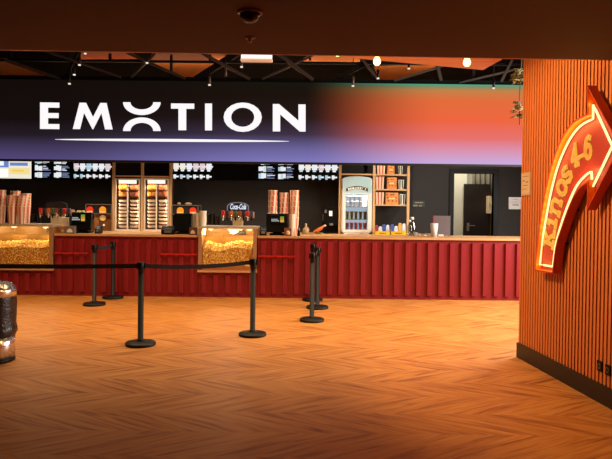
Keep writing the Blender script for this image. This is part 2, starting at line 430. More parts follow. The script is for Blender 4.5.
# lettering: bold slab-serif strokes
G = {
 'K': ([(-.28, -.5), (-.28, .5)], [(-.2, -.05), (.3, .48)], [(-.08, .08), (.32, -.48)], [(-.46, .46), (-.06, .46)], [(-.46, -.46), (-.06, -.46)], [(.12, .46), (.46, .46)], [(.14, -.46), (.5, -.46)]),
 'i': ([(0, -.5), (0, .2)], [(-.18, .17), (0, .17)], [(-.2, -.46), (.2, -.46)], [(-.02, .4), (.02, .4)]),
 'n': ([(-.27, -.5), (-.27, .25)], [(-.27, .12), (-.1, .24), (.1, .24), (.27, .1), (.27, -.5)], [(-.42, .22), (-.25, .22)], [(-.38, -.48), (-.16, -.48)], [(.16, -.48), (.38, -.48)]),
 'o': ([(.3 * math.cos(a * PI / 6), -.13 + .35 * math.sin(a * PI / 6)) for a in range(13)],),
 's': ([(.24, .12), (.1, .22), (-.12, .22), (-.22, .08), (-.1, -.08), (.12, -.18), (.22, -.3), (.12, -.45), (-.12, -.46), (-.25, -.34)],),
 '4': ([(.12, -.5), (.12, .5)], [(.12, .46), (-.34, -.16)], [(-.36, -.2), (.36, -.2)], [(-.06, -.46), (.3, -.46)]),
 '-': ([(-.28, 0), (.28, 0)],),
 '6': ([(.24, .38), (.06, .46), (-.14, .36), (-.27, .1), (-.28, -.2)], [(.27 * math.cos(a * PI / 6), -.18 + .27 * math.sin(a * PI / 6)) for a in range(13)]),
}
def stroke(mb, pts, place, w, th):
    for i in range(len(pts) - 1):
        a, b_ = V(pts[i]), V(pts[i + 1]); d = (b_ - a)
        if d.length < 1e-6: continue
        d.normalize(); n = V((-d.y, d.x)) * (w / 2); e = d * (w * .3)
        mb.prism([place(p, 0) for p in (a - e - n, b_ + e - n, b_ + e + n, a - e + n)], WN * th)
LETR = mat('arrow_letter', (240, 170, 104), .45, em=(235, 140, 70), es=.12)
LOUT = emis('letter_edge_neon', (255, 190, 60), .75)
for ch, px, py, ang, hh in (('K', 549.4, 238.0, 80, .185), ('i', 551.6, 221.5, 77, .185), ('n', 555.4, 205.5, 72, .195), ('o', 561.0, 186.5, 64, .20), ('s', 566.4, 172.8, 52, .20),
                            ('4', 575.6, 155.2, 11, .19), ('-', 582.2, 156.0, 11, .17), ('6', 588.6, 147.4, 4, .19)):
    cu_, ch_ = onwall(px, py, BACK); ca, sa = math.cos(math.radians(ang)), math.sin(math.radians(ang))
    def place(p, off, k=1.0):
        x, y = p[0] * hh * (.74 if ch in '46' else .95) * k, p[1] * hh * k
        return wp(cu_ - 0 - (-x) * ca * 1 - y * sa, ch_ + x * sa + y * ca, BACK + off)
    wd = .18 if ch not in '-' else .16
    mb = MB()
    for s_ in G[ch]: stroke(mb, s_, lambda p, o_: place(p, .002), wd + .045, .006)
    lo = build(mb, 'letter', LOUT, t)
    mb = MB()
    for s_ in G[ch]: stroke(mb, s_, lambda p, o_: place(p, .009), wd - .045, .005)
    build(mb, 'letter_front', LETR, lo)
# light given off by the neon tube (small lamps along the tube)
npath = resample(neo2, .11)
for u, h in npath: point(wp(u, h, NEO + .03), .13, (1, .62, .16), .03, 'neon_light')
# ================================================================== LED fascia
zt_, zb_ = Z(82.6, YF), Z(162.3, YF)
xa, xb = X(-60, YF), X(600, YF)
def led_material():
    m = bpy.data.materials.new('led_screen_picture'); m.use_nodes = True; nt = m.node_tree; b = nt.nodes['Principled BSDF']
    b.inputs['Base Color'].default_value = (.004, .004, .004, 1); b.inputs['Roughness'].default_value = .6; b.inputs['Specular IOR Level'].default_value = 0
    tc = nt.nodes.new('ShaderNodeTexCoord'); sp = nt.nodes.new('ShaderNodeSeparateXYZ'); nt.links.new(tc.outputs['Object'], sp.inputs[0])
    def mr(sock, a, c):
        r = nt.nodes.new('ShaderNodeMapRange'); r.inputs['From Min'].default_value = a; r.inputs['From Max'].default_value = c
        nt.links.new(sp.outputs[sock], r.inputs['Value']); return r.outputs['Result']
    v = mr('Z', 0, zt_ - zb_)
    def ramp(fac, stops):
        r = nt.nodes.new('ShaderNodeValToRGB'); els = r.color_ramp.elements
        while len(els) < len(stops): els.new(.5)
        for e, (p, c) in zip(els, stops): e.position = p; e.color = L3(c) + (1,)
        nt.links.new(fac, r.inputs['Fac']); return r.outputs[0]
    left = ramp(v, [(0, (82, 72, 120)), (.12, (70, 60, 98)), (.3, (36, 28, 36)), (.5, (20, 13, 13)), (1, (17, 11, 8))])
    mid = ramp(v, [(0, (126, 120, 188)), (.15, (108, 101, 158)), (.35, (60, 48, 68)), (.55, (34, 23, 22)), (.85, (24, 15, 10)), (1, (20, 18, 12))])
    right = ramp(v, [(0, (200, 172, 224)), (.14, (214, 150, 184)), (.32, (230, 112, 108)), (.55, (238, 100, 60)), (.8, (226, 108, 58)), (.92, (196, 128, 72)), (.97, (124, 140, 96)), (1, (76, 166, 136))])
    def mix(f, a, c):
        x = nt.nodes.new('ShaderNodeMix'); x.data_type = 'RGBA'; nt.links.new(f, x.inputs['Factor']); nt.links.new(a, x.inputs['A']); nt.links.new(c, x.inputs['B']); return x.outputs['Result']
    def sstep(px0, px1):
        o = nt.nodes.new('ShaderNodeMapRange'); o.interpolation_type = 'SMOOTHSTEP'
        o.inputs['From Min'].default_value = X(px0, YF) - (xa + xb) / 2; o.inputs['From Max'].default_value = X(px1, YF) - (xa + xb) / 2
        nt.links.new(sp.outputs['X'], o.inputs['Value']); return o.outputs['Result']
    c = mix(sstep(40, 300), left, mid); c = mix(sstep(302, 445), c, right)
    nt.links.new(c, b.inputs['Emission Color']); b.inputs['Emission Strength'].default_value = 1.0
    return m
t = thing('led_fascia_screen', 'long glowing screen with white cinema name above the red counter', 'screen', ((xa + xb) / 2, YF, zb_))
part(lambda m: m.box(xa, xb, YF, YF + .08, zb_, zt_), 'screen_panel', led_material(), t)
part(lambda m: m.box(xa, xb, YF + .08, YF + .3, zb_ - .02, zt_ + .03), 'housing', BLACKM, t)
part(lambda m: m.box(xa, xb, YF - .004, YF + .08, zb_ - .035, zb_), 'bottom_trim', BLACKM, t)
for k in range(7):
    x = xa + .4 + (xb - xa - .8) * k / 6
    part(lambda m: m.box(x - .02, x + .02, YF + .14, YF + .18, zt_ + .03, HZ), 'hanger', BLACKM, t)
YS = YF - .004
def SP(px, py): return at(px, py, YS)
def plate(name, *polys, m=EW):
    mb = MB()
    for p in polys: mb.prism([SP(*q) for q in p], (0, .004, 0))
    return build(mb, name, m, t)
def rot(cx, pts): return [(x, y + RO * (x - cx)) for x, y in pts]
plate('letter', rot(50, [(40, 102.5), (59.3, 102.5), (59.3, 107.6), (48, 107.6), (48, 113), (58.6, 113), (58.6, 118), (48, 118), (48, 124), (59.3, 124), (59.3, 129), (40, 129)]))
plate('letter', rot(92, [(72.8, 129.2), (79.5, 102.8), (86, 102.8), (93, 117), (100.3, 102.8), (106.5, 102.8), (112.6, 129.2), (105, 129.2), (101.4, 113), (93.2, 129.2), (92.4, 129.2), (84, 113), (80, 129.2)]))
def arc(cx, cy, rx, ry, a0, a1, n=20): return [(cx + rx * math.cos(math.radians(a0 + (a1 - a0) * k / n)), cy - ry * math.sin(math.radians(a0 + (a1 - a0) * k / n))) for k in range(n + 1)]
def arcband(cx, cy, rx, ry, sx, sy_, a0, a1):
    o_, i_ = arc(cx, cy, rx, ry, a0, a1), arc(cx, cy, sx, sy_, a0, a1)
    return [[o_[k], o_[k + 1], i_[k + 1], i_[k]] for k in range(len(o_) - 1)]
plate('letter', *arcband(141.8, 102.2, 18.8, 12.8, 11.4, 7.2, 180, 360), *arcband(141.8, 131, 18.8, 13.6, 11.4, 8.2, 0, 180))
plate('letter', [(171, 103.4), (194.2, 103.6), (194.2, 108.8), (186.2, 108.8), (186.2, 130.2), (178.4, 130.2), (178.4, 108.6), (171, 108.6)])
plate('letter', [(205, 103.5), (212, 103.5), (212, 130.4), (205, 130.4)])
plate('letter', *arcband(242.7, 117.2, 19.1, 14.7, 11.6, 9.6, 0, 360))
plate('letter', [(272.8, 131.4), (272.8, 104), (279, 104), (298.4, 120.6), (298.4, 104.4), (305.6, 104.4), (305.6, 131.6), (299.8, 131.6), (280.2, 114.4), (280.2, 131.4)])
sw = [(55 + 234 * k / 30, 139.4 + .009 * 234 * k / 30 * .9, .15 + 1.25 * math.sin(PI * k / 30) ** .7) for k in range(31)]
plate('underline', [(x, y - h) for x, y, h in sw] + [(x, y + h) for x, y, h in reversed(sw)])
# ================================================================== retractable belt posts
PH = .914
def belt(mb, a, b_, sag=0.0):
    a, b_ = V(a), V(b_); n = 14; d = (b_ - a).normalized(); nrm = V((-d.y, d.x, 0)) * .0012; vs = []
    for k in range(n + 1):
        p = a.lerp(b_, k / n); p.z -= sag * 4 * (k / n) * (1 - k / n)
        vs += [p - nrm + V((0, 0, -.024)), p - nrm + V((0, 0, .024)), p + nrm + V((0, 0, .024)), p + nrm + V((0, 0, -.024))]
    fs = []
    for k in range(n):
        for j in range(4): fs.append((4 * k + j, 4 * k + (j + 1) % 4, 4 * k + 4 + (j + 1) % 4, 4 * k + 4 + j))
    fs += [(3, 2, 1, 0), (4 * n, 4 * n + 1, 4 * n + 2, 4 * n + 3)]
    mb.add(vs, fs)
BELT = mat('black_webbing', (26, 23, 22), .75, ns=200)
def post(loc, label):
    t = thing('queue_post', label, 'barrier post', loc, 'black belt posts in front of the counter'); c = V(loc)
    part(lambda m: m.lathe([(.16, 0), (.165, .006), (.165, .026), (.158, .034), (.06, .046), (.04, .05)], c, 36), 'base', BLACK, t)
    part(lambda m: m.lathe([(.04, .046), (.04, .06), (.031, .062), (.031, .80)], c, 20), 'pole', BLACK, t)
    part(lambda m: m.lathe([(.031, .80), (.036, .802), (.036, PH - .004), (.033, PH), (0, PH)], c, 20), 'belt_head', BLACK, t)
    part(lambda m: [m.box(c.x + dx - .012, c.x + dx + .012, c.y + dy - .012, c.y + dy + .012, c.z + PH - .075, c.z + PH - .008) for dx, dy in ((.034, 0), (-.034, 0), (0, .034), (0, -.034))], 'belt_slot', BLACKP, t)
    return t
pf = {}
for key, px, py, lab in (('a', 140.5, 343.5, 'front left black belt post standing nearest the camera, belts on both sides'),
                         ('b', 252.5, 334, 'black belt post in front of the middle popcorn warmer'),
                         ('c', 94.3, 303.6, 'nearer black belt post of the left pair by the counter'),
                         ('d', 113.3, 296.6, 'black belt post of the left pair, the one closest to the counter'),
                         ('e', 311.8, 319.5, 'frontmost black belt post of the right row of three'),
                         ('f', 317.3, 306.8, 'middle black belt post of the right row of three'),
                         ('g', 312.5, 299.6, 'rearmost black belt post of the right row, mostly hidden behind the others'),
                         ('h', -52, 345, 'black belt post at the left end of the front belt, beyond the litter bin')):
    pf[key] = post(flat(px, py + 1.4), lab)
    if key in 'dg': pf[key].location.y = YC - .22
def addbelt(a, b_, sag):
    A, B = pf[a].location + V((0, 0, PH - .042)), pf[b_].location + V((0, 0, PH - .042)); d = (B - A).normalized() * .04
    mb = MB(); belt(mb, A + d, B - d, sag); o = build(mb, 'belt', BELT, pf[a])
addbelt('a', 'h', .01); addbelt('b', 'a', .03); addbelt('c', 'd', .03); addbelt('e', 'f', .03); addbelt('f', 'g', .02)
# ================================================================== litter bin
c = flat(-8.2, 360.5); c.z = 0
t = thing('litter_bin', 'stainless steel litter bin with black bag at the left edge', 'bin', c)
R = .218
BST = mat('bin_steel', (222, 214, 206), .2, .95, var=.03)
zr = lambda py: at(-6, py, c.y).z
part(lambda m: m.lathe([(R * .96, 0), (R * .97, .02), (R * .97, .03)], c, 40), 'foot_ring', BLACKP, t)
part(lambda m: m.lathe([(R * .955, .03), (R * .955, zr(333))], c, 48), 'body', BST, t)
def bag(m):
    N = 44; prof = [(zr(333) - .02, .98), (zr(331.5), 1.06), (zr(328), 1.04), (zr(322), 1.0), (zr(312), 1.0), (zr(303), 1.01), (zr(295.5), 1.0)]
    vs = []
    for i, (z, s_) in enumerate(prof):
        for k in range(N):
            a = 2 * PI * k / N; r = R * s_ * (1 + .025 * math.sin(k * 2.7 + i * .6) * (1 if 0 < i < 6 else .3) + random.uniform(-.012, .012))
            vs.append(c + V((r * math.cos(a), r * math.sin(a), z + random.uniform(-.006, .006))))
    m.add(vs, [(i * N + k, i * N + (k + 1) % N, (i + 1) * N + (k + 1) % N, (i + 1) * N + k) for i in range(len(prof) - 1) for k in range(N)], True)
part(bag, 'bin_bag', mat('black_bin_bag', (28, 25, 25), .25, ns=40, bump=.6), t)
part(lambda m: m.lathe([(R * 1.01, zr(296)), (R * 1.02, zr(290)), (R * .98, zr(287.6)), (R * .78, zr(283.4)), (R * .45, zr(281.6)), (R * .44, zr(283.5)), (0.0, zr(283.8))], c, 48), 'lid', BST, t)
o = None
# orange band with white lettering on the lid
mb = MB()
a0, a1 = math.radians(-150), math.radians(-52); vs = []; n = 16
for k in range(n + 1):
    a = a0 + (a1 - a0) * k / n
    for r_, z in ((R * 1.028, zr(294.6)), (R * 1.03, zr(290.2))): vs.append(c + V((r_ * math.cos(a), r_ * math.sin(a), z)))
mb.add(vs, [(2 * k, 2 * k + 2, 2 * k + 3, 2 * k + 1) for k in range(n)])
lb = build(mb, 'lid_band', mat('orange_band', (222, 112, 22), .4), t)
pA = at(2.0, 285.6, c.y - .165)
mb = MB(); text_on(mb, 'A', pA, (1, .25, 0), (0, .5, .8), .075, offset=.002, extrude=.002); build(mb, 'lid_lettering', WHITE, t)
# ================================================================== service counter
def cx_(px): return X(px, YC, 265)
KZ = Z(294.2, YC)      # bottom of ribs
def ribs(m, x0, x1, z0, z1, pitch=.186, w=.088, d=.04, phase=.5):
    n = max(1, int(round((x1 - x0) / pitch))); p = (x1 - x0) / n
    for k in range(n):
        xc = x0 + p * (k + phase); h = w / 2; s = .012
        m.prism([(xc - h, YC, z0), (xc + h, YC, z0), (xc + h - s, YC - d, z0 + .004), (xc - h + s, YC - d, z0 + .004)], (0, 0, z1 - z0))
def cabinet(px0, px1, ztop, label):
    x0, x1 = cx_(px0), cx_(px1)
    t = thing('counter_cabinet', label, 'counter', ((x0 + x1) / 2, YC, 0), 'red counter cabinets')
    part(lambda m: m.box(x0 + .002, x1 - .002, YC + .02, YC + .75, 0, ztop), 'carcass', BLACKM, t)
    part(lambda m: (m.box(x0 + .004, x1 - .004, YC, YC + .02, .04, ztop), ribs(m, x0, x1, KZ, ztop - .05)), 'front_panel', REDP, t)
    part(lambda m: m.box(x0 + .002, x1 - .002, YC - .006, YC + .02, 0, .04), 'plinth', REDP, t)
    return t
WZ0 = Z(273, YC)       # wooden sill of the warmers (underside)
WL0, WL1, WM0, WM1 = -42, 54.5, 198, 257.3
cA = cabinet(WL0 - 160, WL0, CT - .035, 'red ribbed counter cabinet left of the left popcorn warmer')
cB = cabinet(WL0, WL1, WZ0, 'low red ribbed counter front below the left popcorn warmer')
cC = cabinet(WL1, WM0, CT - .035, 'red ribbed counter cabinet between the two popcorn warmers')
cD = cabinet(WM0, WM1, WZ0, 'low red ribbed counter front below the middle popcorn warmer')
cE = cabinet(WM1, 590, CT - .035, 'long red ribbed counter front right of the middle popcorn warmer')
def rail(par, px0, px1, py):
    x0, x1 = cx_(px0), cx_(px1); z = Z(py, YC - .05, (px0 + px1) / 2)
    part(lambda m: (m.bar((x0, YC - .06, z), (x1, YC - .06, z), .022, .026), m.bar((x0 + .02, YC - .06, z), (x0 + .02, YC, z), .02), m.bar((x1 - .02, YC - .06, z), (x1 - .02, YC, z), .02)), 'rail_handle', REDS, par)
rail(cC, 55.5, 89, 253); rail(cC, 161, 197, 254.3); rail(cE, 258.5, 295, 256.3)
def worktop(px0, px1, label):
    x0, x1 = cx_(px0), cx_(px1)
    o = build(MB().box(x0 + .002, x1 - .002, YC - .04, YC + .78, CT - .035, CT), 'worktop', OAK, loc=((x0 + x1) / 2, YC, CT - .035), bevel=.004)
    tag(o, label, 'worktop', 'wooden worktops of the red counter')
worktop(WL0 - 160, WL0, 'wooden worktop at the far left, beyond the left popcorn warmer')
worktop(WL1, WM0, 'wooden worktop between the two popcorn warmers')
worktop(WM1, 590, 'long wooden worktop running right from the middle popcorn warmer')
# back counter
BY0, BY1 = YC + 1.25, YB - .002
BT = Z(231.6, BY1 - .35, 200)
bc = thing('back_counter', 'long wooden topped back counter against the dark wall', 'counter', (-1.0, BY0, 0))
bx0, bx1 = X(-60, BY0), X(444, BY0)
part(lambda m: m.box(bx0, bx1, BY0 + .03, BY1, 0, BT - .04), 'base_cabinet', BLACKM, bc)
part(lambda m: m.box(bx0, bx1, BY0, BY1, BT - .04, BT), 'back_worktop', OAK, bc)
# return counter on the right
rx0, rx1 = X(501, YB - .5), X(560, YB)
rt = thing('return_counter', 'short wooden counter below the white paper notice', 'counter', (rx0, YB - .6, 0))
part(lambda m: m.prism([(rx0 + .12, YB - .7, BT - .08), (rx1, YB - .7, BT - .08), (rx1, YB - .01, BT - .08), (rx0, YB - .01, BT - .08)], (0, 0, .04)), 'worktop', OAK, rt)
part(lambda m: m.box(rx0 + .2, rx1, YB - .6, YB - .01, 0, BT - .08), 'base_cabinet', BLACKM, rt)
# ================================================================== popcorn warmers
WTOP = Z(226.8, YC, 228)
GOLD = mat('golden_liner', (160, 108, 40), .5, .3, ns=4)
POP = [mat('popcorn_yellow', (240, 190, 76), .8, ns=60, var=.2), mat('popcorn_pale', (250, 222, 140), .8), mat('popcorn_amber', (196, 128, 40), .8)]
POSTM = mat('bronzed_steel', (176, 134, 98), .45, .35)
def warmer(px0, px1, label, poplabel):
    x0, x1 = cx_(px0), cx_(px1); y0, y1 = YC - .05, YC + .62
    t = thing('popcorn_warmer', label, 'popcorn warmer', ((x0 + x1) / 2, YC, WZ0), 'popcorn warmers in the counter')
    part(lambda m: m.box(x0, x1, y0 - .02, y1, WZ0, WZ0 + .035), 'sill', OAK, t)
    part(lambda m: m.box(x0 + .02, x1 - .02, y0, y0 + .02, WZ0 + .035, WZ0 + .10), 'lower_panel', mat('copper_panel', (196, 134, 84), .35, .7), t)
    part(lambda m: m.box(x0 + .01, x1 - .01, y0, y1, WTOP - .03, WTOP), 'top_cover', mat('satin_steel', (196, 176, 150), .5, .4), t)
    for x in (x0 + .01, x1 - .07): part(lambda m: m.box(x, x + .06, y0, y0 + .04, WZ0 + .035, WTOP - .03), 'corner_post', POSTM, t)
    for x in (x0 + .01, x1 - .03): part(lambda m: m.box(x, x + .02, y0 + .04, y1, WZ0 + .035, WTOP - .03), 'side_panel', GOLD, t)
    part(lambda m: m.box(x0 + .03, x1 - .03, y1 - .02, y1, WZ0 + .035, WTOP - .03), 'back_panel', GOLD, t)
    part(lambda m: m.box(x0 + .03, x1 - .03, y0 + .02, y1 - .02, WZ0 + .08, WZ0 + .10), 'tray', GOLD, t)
    part(lambda m: m.box(x0 + .03, x1 - .03, y1 - .2, y1 - .19, WTOP - .33, WTOP - .2), 'divider', GOLD, t)
    part(lambda m: m.box(x0 + .07, x1 - .07, y0 + .006, y0 + .012, WZ0 + .10, WTOP - .03), 'glass_front', GLASS, t)
    zl = WTOP - .06
    n_l = 3
    for k in range(n_l):
        x = x0 + (x1 - x0) * (k + .5) / n_l
        lm = part(lambda m: m.lathe([(.04, .03), (.045, 0), (.03, -.008), (0, -.01)], (x, (y0 + y1) / 2 - .02, zl), 14), 'heat_lamp', emis('warm_lamp', (255, 220, 150), 1.6), t)
        point((x, (y0 + y1) / 2 - .02, zl - .05), 5.5, (1, .86, .55), .03, 'warmer_light')
    zb = WZ0 + .10
    hz = Z(246, y0, 228) - zb
    mb = MB(); nx, ny = 34, 16
    def H(u, v): return hz * (.86 + .07 * math.sin(u * 5 + px0) + .05 * math.sin(u * 11 + 1) + .28 * v)
    X0, X1, Y0, Y1 = x0 + .075, x1 - .075, y0 + .018, y1 - .24
    vs = [(X0 + (X1 - X0) * i / nx, Y0 + (Y1 - Y0) * j / ny, zb + H(i / nx, j / ny) - .01) for j in range(ny + 1) for i in range(nx + 1)]
    mb.cur = 2
    mb.add(vs, [(j * (nx + 1) + i, j * (nx + 1) + i + 1, (j + 1) * (nx + 1) + i + 1, (j + 1) * (nx + 1) + i) for j in range(ny) for i in range(nx)])
    mb.add([(X0, Y0 + .012, zb), (X1, Y0 + .012, zb)] + [(X0 + (X1 - X0) * i / nx, Y0 + .012, zb + H(i / nx, 0) - .01) for i in range(nx, -1, -1)], [tuple(range(nx + 3))])
    for k in range(2300):
        if k < 1300:
            u = random.random(); v = 0; z = zb + random.random() * H(u, 0); y = Y0 + random.uniform(.008, .02)
        else:
            u, v = random.random(), random.random(); z = zb + H(u, v) - .004; y = Y0 + .01 + (Y1 - Y0 - .02) * v
        r = random.uniform(.009, .014); mb.cur = random.choice((0, 0, 1, 2))
        mb.ball((X0 + .012 + (X1 - X0 - .024) * u, y, z), (r, r * .8, r * random.uniform(.7, 1)), 5, 4)
    o = build(mb, 'popcorn', POP, loc=((x0 + x1) / 2, YC + .2, zb)); tag(o, poplabel, 'popcorn', kind='stuff')
    return x0, x1
warmer(WL0, WL1, 'lit glass popcorn warmer built into the counter at the left edge', 'heap of popcorn in the left popcorn warmer')
warmer(WM0, WM1, 'lit glass popcorn warmer built into the middle of the counter', 'heap of popcorn in the middle popcorn warmer')
# ================================================================== paper bucket stacks
def bucket_proto(name, stripes, mats, R=.082, H=.30, tp=.74):
    mb = MB(); n = stripes * 2
    mb.lathe([(R * tp, 0), (R, H)], (0, 0, 0), n, False, lambda i, k: k % 2)
    mb.cur = 1
    mb.lathe([(R * 1.0, H - .006), (R * 1.035, H - .003), (R * 1.0, H), (R * .96, H), (R * .70, .02), (0, .018)], (0, 0, 0), n)
    return build(mb, name, mats)
proto = {}
def stack(kind, px, pytop, z0, Y, n, label, group, w=None):
    R, H, nm, mats, st = kinds[kind]
    x = X(px, Y); zt = Z(pytop, Y, px)
    step = max((zt - z0 - H) / max(n - 1, 1), .0)
    for k in range(n):
        loc = (x, Y, z0 + k * step)
        if kind not in proto:
            o = bucket_proto(nm, st, mats, R, H); proto[kind] = o; o.location = loc
        else: o = dup(proto[kind], loc)
        o.rotation_euler = (0, 0, .1 * k + px)
        tag(o, label, 'popcorn bucket' if kind == 'b' else 'cup', group)
kinds = {'b': (.082, .3, 'popcorn_bucket', [REDPAPER, CREAM], 7), 'w': (.052, .16, 'paper_cup', [WHITE, CREAM], 10), 'k': (.05, .16, 'dark_cup', [mat('smoked_plastic', (44, 36, 33), .3), BLACKP], 10), 's': (.06, .22, 'striped_cup', [CREAM, WHITE], 8)}
SB = 'striped popcorn bucket in the '
for px, py, Y, n, w in ((1.0, 190, YC + .42, 5, 'tall stack at the left frame edge'), (12, 195.3, YC + .22, 5, 'left of the two front stacks on the left warmer'),
                        (15.5, 191, YC + .47, 5, 'middle rear stack on the left warmer'), (21.6, 195.8, YC + .24, 5, 'right of the two front stacks on the left warmer'),
                        (26, 193.4, YC + .48, 5, 'rearmost stack beside the dark cups')):
    stack('b', px, py, WTOP, Y, n, SB + w, 'striped buckets stacked ' + w)
for px, py, Y, n, w in ((272.6, 190.3, YC + .61, 6, 'left stack of three behind the lit till'), (284, 192.8, YC + .63, 6, 'middle stack of three behind the lit till'),
                        (294.2, 190.3, YC + .6, 6, 'right stack of three behind the lit till')):
    stack('b', px, py, CT, Y, n, SB + w, 'striped buckets stacked ' + w)
for px, py, w in ((33.0, 214.5, 'left'), (38.4, 215, 'right')):
    stack('k', px, py, CT, YC + .69, 3, 'dark plastic cup in the %s stack beside the left drinks fountain' % w, 'dark cups left fountain, %s stack' % w)
for px, py, w in ((207.5, 214.5, 'left'), (212, 213, 'middle'), (217, 216, 'right')):
    stack('k', px, py, CT, YC + .69, 3, 'dark plastic cup in the %s stack beside the middle drinks fountain' % w, 'dark cups middle fountain, %s stack' % w)
for px, py, w in ((62.5, 217, 'left'), (66, 217.5, 'right')):
    stack('w', px, py, CT, YC + .3, 3, 'white paper cup in the %s stack under the left drinks fountain' % w, 'white cups left fountain, %s stack' % w)
stack('s', 203, 211, CT, YC + .30, 6, 'pale cup in the tall stack right of the brown box', 'pale cups in the tall stack')
stack('w', 194, 215, CT, YC + .36, 5, 'white paper cup in the stack behind the brown box', 'white cups behind the brown box')
stack('w', 197.6, 213, CT, YC + .32, 5, 'white paper cup in the stack between the brown box and the tall pale stack', 'white cups beside the tall pale stack')
stack('w', 292.2, 214, CT, YC + .16, 5, 'white paper cup in the stack in front of the striped buckets', 'white cups before the striped buckets')
# ================================================================== drinks fountains
VALC = [mat('valve_red', (206, 36, 28), .4), mat('valve_dark', (40, 34, 34), .4), mat('valve_orange', (212, 92, 40), .4), mat('valve_green', (60, 92, 44), .4), mat('valve_brown', (150, 60, 40), .4), mat('valve_dark', (40, 34, 34), .4), mat('valve_red', (206, 36, 28), .4), mat('valve_blue', (60, 66, 96), .4)]
def fountain(pxc, pyh, pyt, lit, label):
    Y = YC + .55; s = Y / F; x = X(pxc, Y)
    t = thing('drinks_fountain', label, 'drinks fountain', (x, Y, CT), 'drinks fountains behind the counter')
    zh0, zh1 = Z(pyh + 7.2, Y, pxc), Z(pyh, Y, pxc); hw = 16.2 * s
    part(lambda m: m.box(x - .14, x + .14, Y - .05, Y + .2, CT, CT + .05), 'drip_tray', STEEL, t)
    part(lambda m: m.prism([(x - 4.6 * s, Y, CT + .05), (x + 4.6 * s, Y, CT + .05), (x + 5.4 * s, Y, zh0 + .01), (x - 5.4 * s, Y, zh0 + .01)], (0, .12, 0)), 'tower', BEIGE, t, bevel=.01)
    part(lambda m: m.box(x - hw, x + hw, Y - .01, Y + .13, zh0, zh1 - .02), 'manifold', mat('fountain_wood', (176, 120, 70), .5), t, bevel=.006)
    for k in range(8):
        vx = x - hw + .035 + (2 * hw - .07) * k / 7
        v = part(lambda m: m.box(vx - .026, vx + .026, Y - .05, Y - .01, zh0 + .035, zh1), 'valve', VALC[k], t, bevel=.004)
        part(lambda m: m.lathe([(.012, -.045), (.018, 0), (.02, .035)], (vx, Y - .035, zh0), 10), 'nozzle', BLACKP if k % 2 else STEEL, v)
    aw = 10.7 * s; z0 = zh1 - .02; z1 = Z(pyt, Y, pxc)
    def arch(k): return [(x - aw * k, Y + .02, z0)] + [(x - aw * k * math.cos(a * PI / 12) * (1 if 0 < a < 12 else 1), Y + .02, z0 + (z1 - z0) * (.55 + .45 * math.sin(a * PI / 12)) * k) for a in range(13)] + [(x + aw * k, Y + .02, z0)]
    sg = part(lambda m: m.prism(arch(1), (0, .05, 0)), 'sign_panel', mat('sign_black', (32, 32, 38), .4) if lit else mat('sign_dim', (30, 24, 22), .5), t)
    if lit:
        part(lambda m: m.ring(arch(1.03), arch(.93), (0, -.012, 0)), 'sign_edge', mat('sign_edge_grey', (100, 104, 112), .4, em=(120, 130, 145), es=.35), sg)
        def tx(m): text_on(m, 'Coca-Cola', (x, Y + .006, z0 + (z1 - z0) * .52), (1, 0, 0), (0, 0, 1), .13, fit=aw * 1.5, shear=.35, offset=.004)
        part(tx, 'sign_lettering', emis('sign_white', (225, 235, 250), .95), sg)
fountain(55.5, 208.2, 201.5, False, 'drinks fountain with a row of red valves beside the left popcorn warmer, sign unlit')
fountain(237.6, 210.8, 202.3, True, 'drinks fountain with arched black sign and white script behind the middle popcorn warmer')
# ================================================================== payment terminals
SCR = emis('terminal_text', (190, 205, 200), .8)
def terminal(px0, px1, py0, disp, label, Y=None):
    Y = Y or YC + .2; x0, x1 = X(px0, Y), X(px1, Y); xc = (x0 + x1) / 2; z1 = Z(py0, Y, px0)
    t = thing('till_terminal', label, 'till', (xc, Y, CT), 'black till terminals on the counter')
    part(lambda m: m.box(xc - .13, xc + .13, Y + .02, Y + .28, CT, CT + .03), 'stand_base', BLACKP, t, bevel=.006)
    part(lambda m: m.box(xc - .08, xc + .08, Y + .1, Y + .18, CT + .03, z1 - .06), 'stand_neck', BLACKP, t)
    zb = CT + .05
    part(lambda m: m.prism([(x0, Y, zb), (x1, Y, zb), (x1, Y + .05, z1), (x0, Y + .05, z1)], (0, .05, 0)), 'screen_housing', BLACKP, t, bevel=.006)
    if disp:
        dx0, dx1, dy0, dy1 = disp
        A = lambda px, py: at(px, py, Y - .012)
        q = [A(dx0, dy1), A(dx1, dy1), A(dx1, dy0), A(dx0, dy0)]
        d = part(lambda m: m.prism(q, (0, .03, 0)), 'customer_display', mat('display_black', (14, 16, 18), .25), t)
        w = dx1 - dx0; h = dy1 - dy0
        def tb(m):
            for a, b_, c0, c1 in ((.04, .5, .42, .54), (.04, .62, .6, .74)):
                n = 6
                for k in range(n):
                    l = a + (b_ - a) * k / n; r_ = l + (b_ - a) / n * .72
                    m.prism([A(dx0 + w * l, dy0 + h * c1), A(dx0 + w * r_, dy0 + h * c1), A(dx0 + w * r_, dy0 + h * c0), A(dx0 + w * l, dy0 + h * c0)], (0, -.003, 0))
        part(tb, 'display_text', SCR, d)
        def pic(m):
            for k, (i, j) in enumerate([(i, j) for i in range(2) for j in range(3)]):
                m.cur = k % 3
                l, r_ = .68 + .14 * i, .68 + .14 * (i + 1); a, b_ = .12 + .24 * j, .12 + .24 * (j + 1)
                m.prism([A(dx0 + w * l, dy0 + h * b_), A(dx0 + w * r_, dy0 + h * b_), A(dx0 + w * r_, dy0 + h * a), A(dx0 + w * l, dy0 + h * a)], (0, -.003, 0))
        part(pic, 'display_picture', [emis('pixel_green', (110, 170, 60), .8), emis('pixel_orange', (230, 140, 50), .8), emis('pixel_yellow', (220, 190, 90), .8)], d)
terminal(70.5, 91, 212.2, (71.5, 85.5, 213.5, 222.5), 'black till with a lit display, right of the left drinks fountain')
